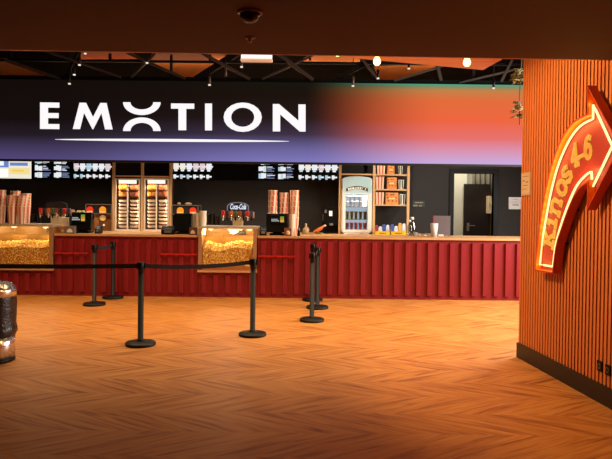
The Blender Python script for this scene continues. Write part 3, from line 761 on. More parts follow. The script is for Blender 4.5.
terminal(266, 288, 213.5, (271, 284.5, 215.5, 223.5), 'black till with a lit display, before the striped buckets right of the middle warmer')
terminal(173.5, 191.5, 213.2, None, 'black till with a dark blank back below the orange and red round signs')
def cardreader(px0, px1, py0, label, Y):
    x0, x1 = X(px0, Y), X(px1, Y); z1 = Z(py0, Y, px0)
    t = thing('card_reader', label, 'card reader', ((x0 + x1) / 2, Y, CT))
    part(lambda m: m.prism([(x0, Y, CT), (x0, Y, CT + (z1 - CT) * .55), (x0, Y + .07, z1), (x0, Y + .15, z1), (x0, Y + .15, CT)], (x1 - x0, 0, 0)), 'body', BLACKP, t, bevel=.008)
    A = lambda a, b_: V((x0 + (x1 - x0) * a, Y - .002 + .07 * max(0, (b_ - .55) / .45), CT + (z1 - CT) * b_))
    part(lambda m: m.prism([A(.25, .2), A(.8, .2), A(.8, .5), A(.25, .5)], (0, -.003, 0)), 'keypad', GREY, t)
    part(lambda m: m.prism([A(.3, .62), A(.85, .62), A(.85, .72), A(.3, .72)], (0, -.01, 0)), 'screen', mat('reader_screen', (90, 100, 104), .2), t)
cardreader(161, 174, 226.2, 'low black card reader in front of the right snack cabinet', YC + .12)
cardreader(259.5, 266.5, 226.5, 'black card reader at the right side of the middle popcorn warmer', YC + .12)
cardreader(94.5, 100, 226, 'small black card reader right of the leftmost till', YC + .15)
def cardbox(px0, px1, py0, m_, label, circ, Y):
    x0, x1 = X(px0, Y), X(px1, Y); z1 = Z(py0, Y, px0); xc = (x0 + x1) / 2
    t = thing('counter_box', label, 'box', (xc, Y, CT))
    part(lambda m: m.box(x0, x1, Y, Y + .1, CT, z1), 'box_body', m_, t, bevel=.003)
    r = (x1 - x0) * .34
    if circ: part(lambda m: m.lathe([(r, 0), (r, .003), (0, .003)], (xc, Y, CT + r * 1.25), 20, axis='y'), 'round_label', mat('tan_label', (214, 170, 130), .6), t)
    else: part(lambda m: m.prism([(xc - r, Y, CT + .02), (xc + r, Y, CT + .02), (xc + r * .8, Y, CT + .06), (xc, Y, CT + .085), (xc - r * .8, Y, CT + .06)], (0, -.003, 0)), 'picture', WHITE, t)
cardbox(65.3, 74, 226, mat('grey_brown_card', (124, 104, 92), .6), 'grey brown box with a white picture left of the leftmost till', False, YC + .04)
cardbox(189.3, 196.3, 227.5, KRAFT, 'brown box with a white picture beside the middle popcorn warmer', False, YC + .06)
cardbox(284.3, 291.5, 228, KRAFT, 'brown box with a round tan label right of the lit till', True, YC + .06)
cardbox(60.5, 65, 226.5, mat('tan_card', (176, 124, 80), .6), 'narrow plain tan box next to the left popcorn warmer', True, YC + .1)
# standing small things
def lathe_thing(name, px, pyt, prof, m_, label, cat, Y, z0, cap=None, n=16):
    x = X(px, Y); H = Z(pyt, Y, px) - z0
    t = thing(name, label, cat, (x, Y, z0))
    k = H
    part(lambda m: m.lathe([(r * k, z * k) for r, z in prof], (x, Y, z0), n), 'body', m_, t)
    if cap: part(lambda m: m.lathe([(cap[0] * k, cap[1] * k), (cap[0] * k, k), (0, k)], (x, Y, z0), n), 'cap', cap[2], t)
    return t
BOT = [(.2, 0), (.22, .05), (.22, .55), (.08, .8), (.075, .86)]
lathe_thing('syrup_bottle', 306, 223.6, [(.28, 0), (.32, .05), (.32, .5), (.1, .72), (.09, .85)], mat('amber_jar', (176, 140, 96), .25), 'small squat amber bottle on the back counter', 'bottle', BY0 + .25, BT, (.1, .84, mat('pale_cap', (200, 180, 150), .5)))
tm = thing('pepper_mill', 'small dark dispenser right of the rightmost striped bucket stack', 'dispenser', (X(298.7, YC + .12), YC + .12, CT))
part(lambda m: m.lathe([(.024, 0), (.028, .01), (.022, .08), (.024, .09)], wl(tm), 16), 'body', BLACKP, tm)
part(lambda m: m.lathe([(.024, .09), (.022, .12), (.012, .135), (0, .137)], wl(tm), 16), 'lid', GREY, tm)
# ================================================================== orange snack figure
Y = BY0 + .2; xo = X(319, Y); zo = BT
t = thing('snack_dish', 'orange pointed snack resting on a green dish beside the black coffee machine', 'dish', (xo, Y, zo))
part(lambda m: m.lathe([(.05, 0), (.075, .012), (.085, .03), (.07, .03), (0, .015)], (xo, Y, zo), 20), 'dish', mat('olive_dish', (120, 110, 30), .5), t)
ob = MB(); rr = [.012, .035, .05, .055, .05, .036, .016]
pth = [(xo - .11 + .036 * k, Y, zo + .045 + .008 * k + .002 * k * k) for k in range(7)]
vs = []
for p, r in zip(pth, rr):
    for k in range(12): vs.append((p[0], p[1] + r * math.cos(k * PI / 6), p[2] + r * .8 * math.sin(k * PI / 6)))
ob.add(vs, [(i * 12 + k, i * 12 + (k + 1) % 12, i * 12 + 12 + (k + 1) % 12, i * 12 + 12 + k) for i in range(6) for k in range(12)] + [tuple(range(12)), tuple(range(72, 84))], True)
build(ob, 'snack', mat('orange_snack', (226, 108, 40), .5), t)
part(lambda m: m.ball((xo + .11, Y, zo + .165), (.026, .02, .02)), 'pale_tip', mat('pale_tip', (226, 204, 180), .5), t)
# ================================================================== uprights and shelves of the back wall
SHY = YB - .52
def upright(px, label):
    x = X(px, SHY, 200)
    o = build(MB().box(x - .024, x + .024, SHY, SHY + .05, BT, 2.62), 'shelf_upright', OAKV, loc=(x, SHY, BT)); tag(o, label, 'upright', 'oak uprights on the back counter'); return x
u1 = upright(113.2, 'oak upright left of the left snack cabinet'); u2 = upright(142, 'oak upright between the two snack cabinets'); u3 = upright(170.4, 'oak upright right of the right snack cabinet')
u4 = upright(340, 'oak upright left of the ice cream freezer'); u5 = upright(374, 'oak upright between the ice cream freezer and the snack shelves'); u6 = upright(408.3, 'oak upright at the right end of the snack shelves')
def shelf(xa, xb, py, px, label):
    z = Z(py, SHY, px)
    o = build(MB().box(xa + .0255, xb - .0255, SHY + .005, YB - .002, z - .03, z), 'shelf_board', OAKV, loc=((xa + xb) / 2, SHY, z - .03)); tag(o, label, 'shelf', 'oak shelf boards on the back wall'); return z
shelf(u1, u2, 175.4, 127, 'oak shelf board above the left snack cabinet'); shelf(u2, u3, 176, 156, 'oak shelf board above the right snack cabinet')
shelf(u4, u5, 173.6, 357, 'oak shelf board above the ice cream freezer')
sz = [shelf(u5, u6, p, 391, l) for p, l in ((174.0, 'top oak shelf board of the snack shelves'), (189.0, 'middle oak shelf board of the snack shelves'), (204.4, 'lowest oak shelf board of the snack shelves'))]
# thin steel edge right of cabinets
# ================================================================== snack cabinets
DKIN = mat('cabinet_dark', (58, 34, 24), .6)
CABF = mat('cabinet_frame', (238, 216, 190), .4, .1)
TRAYM = [mat('tray_paper', (244, 214, 176), .6), mat('snack_brown', (150, 66, 30), .7), mat('snack_red', (190, 60, 34), .6)]
BAGO = [mat('snack_bag_orange', (214, 122, 36), .6, ns=70, var=.6)]; BAGB = [mat('snack_bag_brown', (150, 76, 40), .6, ns=70, var=.7)]
tray_p = None; bag_p = {}
def mk_tray():
    mb = MB(); mb.cur = 0
    lo = [(-.06, -.045, 0), (.06, -.045, 0), (.06, .045, 0), (-.06, .045, 0)]; hi = [(-.082, -.06, .042), (.082, -.06, .042), (.082, .06, .042), (-.082, .06, .042)]
    mb.add(lo + hi, [(3, 2, 1, 0), (0, 1, 5, 4), (1, 2, 6, 5), (2, 3, 7, 6), (3, 0, 4, 7)]); mb.cur = 1
    mb.add([(-.078, -.056, .036), (.078, -.056, .036), (.078, .056, .036), (-.078, .056, .036)], [(0, 1, 2, 3)])
    for k in range(5):
        mb.cur = 1 + k % 2; mb.ball((-.056 + .028 * k, -.03, .044), (.02, .024, .018), 7, 5); mb.ball((-.05 + .025 * k, .02, .046), (.02, .026, .018), 7, 5)
    return build(mb, 'snack_tray', TRAYM)
def mk_bag(ms):
    mb = MB(); w, d, h = .036, .03, .125
    vs = [(-w, 0, 0), (w, 0, 0), (w * 1.1, -d, h * .2), (w * 1.05, -d, h * .8), (w, 0, h), (-w, 0, h), (-w * 1.05, -d, h * .8), (-w * 1.1, -d, h * .2), (w * 1.1, d, h * .2), (w * 1.05, d, h * .8), (-w * 1.05, d, h * .8), (-w * 1.1, d, h * .2)]
    mb.add(vs, [(0, 1, 2, 7), (7, 2, 3, 6), (6, 3, 4, 5), (1, 0, 11, 8), (8, 11, 10, 9), (9, 10, 5, 4), (1, 8, 2), (2, 8, 9, 3), (3, 9, 4), (0, 7, 11), (7, 6, 10, 11), (6, 5, 10)], False)
    return build(mb, 'snack_bag', ms)
def snack_cabinet(px0, px1, which):
    global tray_p
    Y0 = YB - .50; x0, x1 = X(px0, Y0), X(px1, Y0); z0 = BT; z1 = Z(178.3, Y0, px0); w = x1 - x0
    t = thing('snack_cabinet', 'glass fronted lit snack cabinet, the %s of the two between the oak uprights' % which, 'display cabinet', ((x0 + x1) / 2, Y0, z0), 'lit snack cabinets')
    part(lambda m: (m.box(x0, x0 + .015, Y0, YB - .01, z0, z1), m.box(x1 - .015, x1, Y0, YB - .01, z0, z1), m.box(x0, x1, YB - .03, YB - .01, z0, z1), m.box(x0, x1, Y0, YB - .01, z1 - .015, z1), m.box(x0, x1, Y0, YB - .01, z0, z0 + .06)), 'cabinet_shell', DKIN, t)
    part(lambda m: (m.box(x0, x0 + .03, Y0 - .02, Y0, z0, z1), m.box(x1 - .03, x1, Y0 - .02, Y0, z0, z1), m.box(x0 + .03, x1 - .03, Y0 - .02, Y0, z1 - .03, z1), m.box(x0 + .03, x1 - .03, Y0 - .02, Y0, z0, z0 + .04), m.box((x0 + x1) / 2 - .012, (x0 + x1) / 2 + .012, Y0 - .02, Y0, z0 + .04, z1 - .12)), 'door_frame', CABF, t)
    part(lambda m: m.box(x0 + w * .15, x1 - w * .15, Y0 - .02, Y0, Z(183.6, Y0, px0), Z(179.8, Y0, px0)), 'header_light', emis('header_white', (255, 246, 226), 1.1), t)
    part(lambda m: m.box(x0 + .03, x1 - .03, Y0 - .008, Y0 - .004, z0 + .04, Z(184, Y0, px0)), 'glass_door', GLASS, t)
    zA, zM = Z(196.8, Y0 + .1, px0), Z(190.6, Y0 + .1, px0)
    part(lambda m: m.box(x0 + .016, x1 - .016, Y0 + .01, YB - .03, zA - .012, zA), 'bag_shelf', DKIN, t)
    part(lambda m: m.box(x0 + .016, x1 - .016, Y0 + .01, YB - .03, zM - .008, zM), 'bag_shelf', DKIN, t)
    rows = [Z(227.4 - 3.62 * k, Y0 + .1, px0) for k in range(8)]
    for z in rows: part(lambda m: m.box(x0 + .016, x1 - .016, Y0 + .01, Y0 + .22, z - .006, z), 'tray_shelf', DKIN, t)
    for cxx, side in ((x0 + w * .28, 'left'), (x0 + w * .73, 'right')):
        gl = 'paper tray of browned snacks in the %s column of the %s snack cabinet' % (side, which)
        for z in rows:
            if tray_p is None: tray_p = o = mk_tray(); o.location = (cxx, Y0 + .085, z)
            else: o = dup(tray_p, (cxx, Y0 + .085, z))
            tag(o, gl, 'snack tray', 'snack trays, %s column, %s cabinet' % (side, which))
        nm, ms, lab = ('o', BAGO, 'orange') if side == 'left' else ('b', BAGB, 'brown')
        for zz in (zA, zM):
            for k in (-1, 1):
                loc = (cxx + k * .042, Y0 + .07, zz)
                if nm not in bag_p: bag_p[nm] = o = mk_bag(ms); o.location = loc
                else: o = dup(bag_p[nm], loc)
                tag(o, '%s snack bag at the top of the %s snack cabinet' % (lab, which), 'snack bag', '%s snack bags, %s cabinet' % (lab, which))
    l1 = area(((x0 + x1) / 2, Y0 + .012, z1 - .12), ((x0 + x1) / 2, Y0 + .13, z0), w * .8, .02, 1.6, (1, .82, .58), 'cabinet_light')
    for sx in (x0 + .02, x1 - .02): area((sx, Y0 + .012, (z0 + z1) / 2), ((x0 + x1) / 2, Y0 + .14, (z0 + z1) / 2), .012, (z1 - z0) * .8, 4.5, (1, .84, .64), 'cabinet_light')
snack_cabinet(115.0, 140.2, 'left'); snack_cabinet(143.8, 168.8, 'right')
# ================================================================== warming displays with round signs
def warming(px0, px1, py0, signs, low, label):
    Y0 = YB - .55; x0, x1 = X(px0, Y0), X(px1, Y0); z0, z1 = BT, Z(py0, Y0, px0); zm = Z(py0 + 9, Y0, px0)
    t = thing('warming_display', label, 'display', ((x0 + x1) / 2, Y0, z0))
    part(lambda m: [m.bar(a, b_, .018) for a, b_ in (((x0, Y0, z0), (x0, Y0, z1)), ((x1, Y0, z0), (x1, Y0, z1)), ((x0, Y0, z1), (x1, Y0, z1)), ((x0, Y0, zm), (x1, Y0, zm)), ((x0, Y0 + .3, z0), (x0, Y0 + .3, z1)), ((x1, Y0 + .3, z0), (x1, Y0 + .3, z1)), ((x0, Y0, z1), (x0, Y0 + .3, z1)), ((x1, Y0, z1), (x1, Y0 + .3, z1)))], 'frame', mat('bronze_frame', (150, 128, 110), .35, .5), t)
    part(lambda m: m.box(x0, x1, Y0 + .02, Y0 + .3, zm, z1 - .01), 'header_box', BLACKM, t)
    part(lambda m: m.box(x0 + .01, x1 - .01, Y0 + .1, Y0 + .3, z0, zm - .01), 'warming_case', mat('bronze_case', (150, 96, 48), .3, .4) if low else BLACKM, t)
    for px, c_, e_ in signs:
        xs = X(px, Y0); s_ = Y0 / F; zc = zm + .015 + 3.0 * s_; r = 3.3 * s_
        pts = [(xs + r * math.cos(a * PI / 14), Y0 + .004, zc + r * math.sin(a * PI / 14)) for a in range(15)] + [(xs - r, Y0 + .004, zm + .012), (xs + r, Y0 + .004, zm + .012)]
        sg = part(lambda m: m.prism(pts, (0, .015, 0)), 'round_sign', mat('sign_' + e_, c_, .5, em=c_, es=.45), t)
        part(lambda m: m.box(xs - r * .8, xs + r * .8, Y0 - .002, Y0 + .004, zm + .014, zm + .05), 'sign_caption', mat('caption_cream', (236, 190, 130), .5, em=(236, 170, 90), es=.3), sg)
    if low:
        xs = X(102.8, Y0 + .1); zc = Z(218, Y0 + .1, 103); r = .058
        part(lambda m: m.lathe([(r, 0), (r, .02), (r * .8, .03), (0, .03)], (xs, Y0 + .1, zc), 24, axis='y'), 'round_dial', mat('cream_dial', (240, 200, 130), .5, em=(240, 190, 110), es=.3), t)
        part(lambda m: m.ball((X(104, Y0 + .1), Y0 + .09, Z(225, Y0 + .1, 104)), .02), 'indicator_lamp', emis('indicator', (255, 230, 190), 1.0), t)
        part(lambda m: m.prism([(X(93.5, Y0), Y0 + .06, z0 + .06), (X(97, Y0), Y0 + .06, z0 + .06), (X(98, Y0), Y0 + .06, Z(214, Y0, 96)), (X(92.5, Y0), Y0 + .06, Z(214, Y0, 96))], (0, .03, 0)), 'scoop_holder', mat('bronze_case2', (176, 120, 70), .4, .3), t)
    return t, zm, z1, x0, x1, Y0
OR, RE = (240, 140, 20), (220, 44, 16)
warming(85.8, 111.4, 204.4, ((89.6, RE, 'red'), (102.4, OR, 'orange')), True, 'bronze warming case with red and orange round signs left of the snack cabinets')
w2 = warming(172.2, 198, 205.2, ((180, OR, 'orange'), (192.8, RE, 'red')), False, 'black warming case with orange and red round signs right of the snack cabinets')
for px, wd, lab in ((177.6, .035, 'small pale bag lying on the black warming case, left one'), (187, .07, 'larger pale bag lying on the black warming case, right one')):
    x = X(px, w2[5]); o = build(MB().ball((x, w2[5] + .12, w2[2] + .03), (wd, .06, .028), 12, 8), 'paper_bag', mat('pale_bag', (206, 170, 124), .7, bump=.3), loc=(x, w2[5] + .12, w2[2])); tag(o, lab, 'bag')
for k, px in enumerate((73.4, 79, 83.5)):
    Yp = BY0 + .12; x = X(px, Yp); z = Z(211.8, Yp, px)
# dark cup stacks stay behind; pale rolls above the left till stand on a small shelf
Yp = BY0 + .3
sb = build(MB().box(X(70, Yp), X(85.2, Yp), Yp - .05, Yp + .25, BT, Z(212.4, Yp, 78)), 'menu_stand', BLACKM, loc=(X(78, Yp), Yp, BT)); tag(sb, 'low black cabinet behind the leftmost till', 'cabinet')
for k, (px, w_) in enumerate(((73.6, .03), (79, .05), (83, .035))):
    x = X(px, Yp); z = Z(212.4, Yp, 78)
    o = build(MB().ball((x, Yp, z + .02), (w_, .04, .02), 12, 8), 'bread_roll', mat('pale_roll', (230, 190, 120), .7, bump=.3), loc=(x, Yp, z)); tag(o, ['left', 'middle', 'right'][k] + ' pale roll of the three on the black cabinet behind the leftmost till', 'roll', 'rolls behind the leftmost till')
# ================================================================== coffee machine
Y = YB - .5; x0, x1 = X(323.2, Y), X(338.4, Y); z1 = Z(207, Y, 330)
t = thing('coffee_machine', 'tall black coffee machine with a white label beside the ice cream freezer', 'coffee machine', ((x0 + x1) / 2, Y, BT))
part(lambda m: (m.box(x0, x1, Y, Y + .4, BT + .16, z1), m.box(x0, x1, Y + .12, Y + .4, BT + .03, BT + .16), m.box(x0, x1, Y - .02, Y + .4, BT, BT + .03)), 'body', BLACKP, t, bevel=.006)
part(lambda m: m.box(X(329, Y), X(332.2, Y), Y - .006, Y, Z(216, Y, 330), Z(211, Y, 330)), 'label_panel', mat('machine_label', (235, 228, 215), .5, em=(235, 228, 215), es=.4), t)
part(lambda m: m.box(X(329.4, Y), X(333, Y), Y - .03, Y, BT + .16, BT + .2), 'spout', GREY, t)
part(lambda m: m.box(X(324.5, Y), X(326.5, Y), Y - .006, Y, Z(213, Y, 330), Z(210, Y, 330)), 'button', GREY, t)
part(lambda m: m.bar((x0 - .006, Y, BT + .25), (x0 - .006, Y, BT + .38), .014), 'side_handle', STEEL, t)
# ================================================================== ice cream freezer
Y = YB - .56; x0, x1 = X(341.4, Y), X(371.6, Y); xm = (x0 + x1) / 2
zs = lambda py: Z(py, Y, 356)
ztop, zsh = zs(176.2), zs(179.6)
FRW = mat('freezer_white', (240, 234, 224), .4); FRB = mat('freezer_sky', (184, 220, 220), .4, ns=3)
t = thing('ice_cream_freezer', 'white upright ice cream freezer with rounded top and lit glass door', 'freezer', (xm, Y, BT))
arcp = lambda y, k, zb: [(xm - (xm - x0) * k, y, zb), (xm + (xm - x0) * k, y, zb)] + [(xm + (xm - x0) * k * math.cos(a * PI / 16), y, zsh + (ztop - zsh) * math.sin(a * PI / 16) - (1 - k) * .12) for a in range(17)]
part(lambda m: (m.box(x0, x0 + .05, Y, Y + .5, BT, zs(186)), m.box(x1 - .05, x1, Y, Y + .5, BT, zs(186)), m.box(x0, x1, Y + .47, Y + .5, BT, zs(186)), m.box(x0, x1, Y, Y + .5, BT, BT + .05), m.prism(arcp(Y, 1, zs(188)), (0, .5, 0))), 'freezer_body', FRW, t)
hd = part(lambda m: m.prism(arcp(Y - .012, .93, zs(193)), (0, .012, 0)), 'header_panel', FRB, t)
bp = []
for k in range(13):
    a = -1 + k / 6; bp.append((xm + a * .21, Y - .024, zs(187.8) + .045 * (1 - a * a) - .01))
bq = [(p[0], p[1], p[2] - .062) for p in reversed(bp)]
bn = part(lambda m: m.prism(bp + bq, (0, .012, 0)), 'name_banner', mat('banner_brown', (70, 44, 30), .5), hd)
def bt(m):
    s_ = "BEN&JERRY'S"
    for k, ch in enumerate(s_):
        a = -1 + 2 * (k + .5) / len(s_); zz = zs(187.8) + .035 * (1 - (a * .88) ** 2) - .041
        if ch == "'": zz += .015
        text_on(m, ch, (xm + a * .18, Y - .026, zz), (1, 0, -.3 * a), (.3 * a, 0, 1), .052, offset=.001, extrude=.001)
part(bt, 'banner_lettering', mat('banner_cream', (245, 235, 215), .5, em=(245, 235, 215), es=.6), bn)
gx0, gx1 = X(345.3, Y), X(367.5, Y); gz0, gz1 = zs(229.6), zs(194.2)
part(lambda m: (m.box(x0 + .02, gx0, Y - .014, Y, BT + .03, zs(193)), m.box(gx1, x1 - .02, Y - .014, Y, BT + .03, zs(193)), m.box(gx0, gx1, Y - .014, Y, BT + .03, gz0), m.box(gx0, gx1, Y - .014, Y, gz1, zs(193))), 'door_frame', FRW, t)
part(lambda m: m.box(gx0, gx1, Y - .01, Y - .005, gz0, gz1), 'door_glass', GLASS, t)
part(lambda m: m.box(gx0, gx1, Y + .40, Y + .41, gz0, gz1), 'light_panel', emis('freezer_light', (200, 222, 240), .7), t)
def fs(a, b_, py): return part(lambda m: m.box(x0 + .05, x1 - .05, Y + .02, Y + .4, zs(py) - .01, zs(py)), 'wire_shelf', STEEL, t)
fr = [206.6, 219.2, 229.4]
for p in fr: fs(0, 0, p)
area((xm, Y + .03, gz1 + .02), (xm, Y + .25, gz0), .4, .03, 3, (.8, .92, 1), 'freezer_light')
# price cards hung in the top of the freezer
TUBC = {0: [mat('tub_pale_blue', (170, 196, 220), .5), mat('tub_white', (238, 240, 244), .5)], 1: [mat('tub_cream', (216, 206, 160), .5), mat('tub_olive', (86, 84, 50), .5)], 2: [mat('tub_blue', (70, 130, 190), .5), mat('tub_berry', (190, 80, 70), .5)]}
rown = ['top', 'middle', 'bottom']
for r_, (p, npc) in enumerate(zip(fr, (4, 5, 5))):
    hgt = (.105, .15, .13)[r_]
    levels = 2 if r_ == 0 else 1
    tp = None
    for k in range(npc):
        x = gx0 + (gx1 - gx0) * (k + .5) / npc * (.78 if r_ == 0 else 1)
        for lv in range(levels):
            loc = (x, Y + .09, zs(p) + lv * (hgt + .002))
            if tp is None:
                mb = MB(); R_ = .036 if npc == 5 else .037
                mb.lathe([(R_ * .82, 0), (R_, hgt * .86), (R_ * 1.05, hgt * .86), (R_ * 1.05, hgt), (0, hgt)], (0, 0, 0), 14, True, lambda i, q: 1 if i >= 1 or q in (9, 10, 11) else 0)
                tp = o = build(mb, 'ice_cream_tub', TUBC[r_]); o.location = loc
            else: o = dup(tp, loc)
            tag(o, ('pale blue', 'cream and olive', 'blue and berry red')[r_] + ' ice cream tub on the %s shelf of the freezer' % rown[r_], 'ice cream tub', 'ice cream tubs on the %s shelf' % rown[r_])
pcx = gx1 - (gx1 - gx0) * .13
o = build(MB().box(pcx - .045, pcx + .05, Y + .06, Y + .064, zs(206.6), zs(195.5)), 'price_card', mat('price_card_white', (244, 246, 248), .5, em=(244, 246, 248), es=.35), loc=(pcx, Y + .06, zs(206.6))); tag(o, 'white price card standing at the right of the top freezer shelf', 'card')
# ================================================================== snack packs on the shelves
GRN = mat('pack_green', (76, 104, 50), .6, ns=50, var=.3); ORB = mat('pack_orange', (232, 146, 62), .6, ns=40, var=.3); LAB = mat('pack_label', (240, 214, 170), .6)
FOLD = mat('pack_dark_print', (150, 78, 34), .6)
def striped_pack(px0, px1, pyt, zb, lab):
    Y = SHY + .06; x0, x1 = X(px0, Y, 190), X(px1, Y, 190); z1 = Z(pyt, Y, px0); n = 5; mb = MB()
    for k in range(n):
        mb.cur = k % 2
        a, b_ = k / n, (k + 1) / n; sh = (x1 - x0) * .07
        lx = lambda q, top: (x0 + (x1 - x0) * q) if top else (x0 + sh + (x1 - x0 - 2 * sh) * q)
        mb.prism([(lx(a, 0), Y, zb), (lx(b_, 0), Y, zb), (lx(b_, 1), Y, z1), (lx(a, 1), Y, z1)], (0, .12, 0))
    o = build(mb, 'popcorn_box', [CREAM, REDPAPER], loc=((x0 + x1) / 2, Y, zb)); tag(o, lab, 'popcorn box', 'striped popcorn boxes on the snack shelves')
def carton(px0, px1, pyt, zb, m_, lab, green):
    Y = SHY + .06; x0, x1 = X(px0, Y, 190), X(px1, Y, 190); z1 = Z(pyt, Y, px0)
    t = thing('snack_carton', lab, 'snack carton', ((x0 + x1) / 2, Y, zb), 'cartons on the snack shelves'); w, h = x1 - x0, z1 - zb
    if green:
        part(lambda m: m.prism([(x0 + .01, Y, zb), (x1 - .01, Y, zb), (x1, Y, z1), (x0, Y, z1)], (0, .1, 0)), 'carton', WHITE, t)
        part(lambda m: [m.prism([(x0 + w * a, Y - .002, zb + h * .04), (x0 + w * (a + .24), Y - .002, zb + h * .04), (x0 + w * (a + .26), Y - .002, z1 - h * .05), (x0 + w * (a - .02), Y - .002, z1 - h * .05)], (0, .002, 0)) for a in (.14, .58)], 'green_print', m_, t)
        part(lambda m: [m.prism([(x0 + w * a, Y - .004, zb + h * b_), (x0 + w * (a + .14), Y - .004, zb + h * b_), (x0 + w * (a + .14), Y - .004, zb + h * (b_ + .1)), (x0 + w * a, Y - .004, zb + h * (b_ + .1))], (0, .002, 0)) for a in (.2, .64) for b_ in (.2, .5, .75)], 'emblem', mat('leaf_dark', (38, 54, 26), .6), t)
    else:
        part(lambda m: m.box(x0, x1, Y, Y + .14, zb, z1), 'carton', m_, t, bevel=.004)
        def blobs(m):
            for k in range(9):
                u, v = (k * .37 + .13) % .8 + .1, (k * .53 + .2) % .8 + .1; r = w * .075
                m.prism([(x0 + w * u + r * math.cos(j * PI / 4), Y - .0015, zb + h * v + r * math.sin(j * PI / 4)) for j in range(8)], (0, .0015, 0))
        part(blobs, 'printed_pattern', FOLD, t)
        part(lambda m: m.box(x0 + w * .25, x1 - w * .25, Y - .004, Y, zb + h * .44, zb + h * .56), 'printed_label', LAB, t)
SHN = ['top', 'second', 'lowest']
for r_, (ps, pt, zb) in enumerate(((165.5, 164.6, sz[0]), (176, 177.3, sz[1]), (192, 192, sz[2]))):
    wb = (5.4, 5.6, 6.5)[r_]
    nm = 'on the %s snack shelf' % SHN[r_]
    x_s = (376.8, 375.9, 375.9)[r_]
    striped_pack(x_s, x_s + 8.2, ps, zb, 'red and white striped popcorn box %s' % nm)
    carton((387.0, 387.0, 385.6)[r_], (394.3, 396.6, 398.6)[r_], (165.5, 177.3, 192.4)[r_], zb, ORB, 'orange printed snack carton %s' % nm, False)
    carton((398.2, 398.5, 399.8)[r_], (402.4, 403.8, 405.4)[r_], (165.5, 179.8, 194.2)[r_], zb, GRN, 'narrow white and green snack carton %s' % nm, True)
# ================================================================== candy trays on the counter
YELM = mat('yellow_card', (244, 190, 20), .55); 
BAGM = [mat('bag_blue', (64, 92, 170), .4, ns=40, var=.3), mat('bag_white', (226, 226, 232), .4, ns=40, var=.2), mat('bag_berry', (150, 50, 60), .4), mat('bag_gold', (220, 170, 80), .4)]
def candy(px0, px1, lab, bags):
    Y = BY0 + .12; x0, x1 = X(px0, Y), X(px1, Y); zb = BT; z1 = BT + .075
    t = thing('candy_tray', lab, 'tray', ((x0 + x1) / 2, Y, zb), 'yellow candy trays')
    part(lambda m: (m.box(x0, x1, Y, Y + .006, zb, z1), m.box(x0, x0 + .006, Y, Y + .2, zb, z1 + .03), m.box(x1 - .006, x1, Y, Y + .2, zb, z1 + .03), m.box(x0, x1, Y + .194, Y + .2, zb, z1 + .02), m.box(x0, x1, Y, Y + .2, zb, zb + .006)), 'tray_body', YELM, t)
    w = x1 - x0
    part(lambda m: [m.box(x0 + w * (.3 + .11 * k), x0 + w * (.38 + .11 * k), Y - .003, Y, zb + .03, zb + .05) for k in range(4)], 'tray_print', mat('tray_ink', (120, 80, 20), .6), t)
    n = len(bags)
    for k, (mi, ht, nm) in enumerate(bags):
        x = x0 + w * (k + .5) / n
        mb = MB(); h = ht + .045
        mb.prism([(x - w / n * .42, Y + .07, zb + .008), (x + w / n * .42, Y + .07, zb + .008), (x + w / n * .46, Y + .06, zb + h * .7), (x + w / n * .34, Y + .07, zb + h), (x - w / n * .3, Y + .07, zb + h * .97), (x - w / n * .46, Y + .06, zb + h * .72)], (0, .05, 0))
        o = build(mb, 'candy_bag', BAGM[mi], loc=(x, Y + .07, zb + .008), bevel=.012, seg=2)
        tag(o, nm, 'candy bag', 'bags in the yellow trays')
candy(375.2, 390.2, 'left yellow card tray of candy bags below the snack shelves', ((2, .14, 'dark red candy bag at the left of the left yellow tray'), (1, .12, 'white candy bag in the left yellow tray, beside the dark red one'), (0, .16, 'blue candy bag in the left yellow tray'), (1, .15, 'white candy bag at the right end of the left yellow tray')))
candy(390.8, 406.6, 'right yellow card tray of candy bags below the snack shelves', ((0, .16, 'blue candy bag at the left of the right yellow tray'), (1, .13, 'white candy bag in the right yellow tray, beside the blue one'), (3, .19, 'gold candy bag standing highest in the right yellow tray'), (1, .18, 'white candy bag at the right end of the right yellow tray')))
# ================================================================== right end of the counter
lathe_thing('water_bottle', 412.2, 217, BOT, CLEAR, 'clear plastic water bottle right of the yellow trays, the taller one', 'bottle', YC + .55, CT, (.085, .86, WHITE), 18)
lathe_thing('water_bottle', 409.8, 220, BOT, CLEAR, 'clear plastic water bottle right of the yellow trays, the shorter one behind', 'bottle', YC + .7, CT, (.085, .86, WHITE), 18)
lathe_thing('drinking_glass', 434.2, 223.4, [(.2, 0), (.3, 1.0), (.285, 1.0), (.19, .04), (0, .04)], mat('frosted_glass', (206, 206, 204), .25), 'frosted tumbler standing before the grey board', 'glass', YC + .3, CT)
Y = YC + .5
for px, w, h, lab in ((416, .07, .06, 'small white box lying right of the water bottles'), (419.6, .04, .035, 'tiny pale packet right of the small white box'), (425.5, .05, .02, 'flat pale dish left of the frosted tumbler'), (441, .10, .03, 'flat pale paper pile before the grey board')):
    x = X(px, Y); o = build(MB().box(x - w / 2, x + w / 2, Y, Y + .08, CT, CT + h), 'packet', mat('pale_packet', (200, 190, 178), .6), loc=(x, Y, CT), bevel=.006); tag(o, lab, 'packet')
Y = YC + .62
x0, x1 = X(433.2, Y), X(450.4, Y); z1 = Z(215.8, Y, 441)
t = thing('pinboard', 'upright grey board with a red edge left of the doorway', 'board', ((x0 + x1) / 2, Y, CT))
part(lambda m: m.box(x0 + .02, x1, Y, Y + .03, CT, z1), 'board', mat('grey_board', (92, 80, 80), .7), t)
part(lambda m: m.box(x0, x0 + .02, Y - .004, Y + .034, CT, z1), 'edge_strip', mat('red_edge', (150, 40, 50), .5), t)
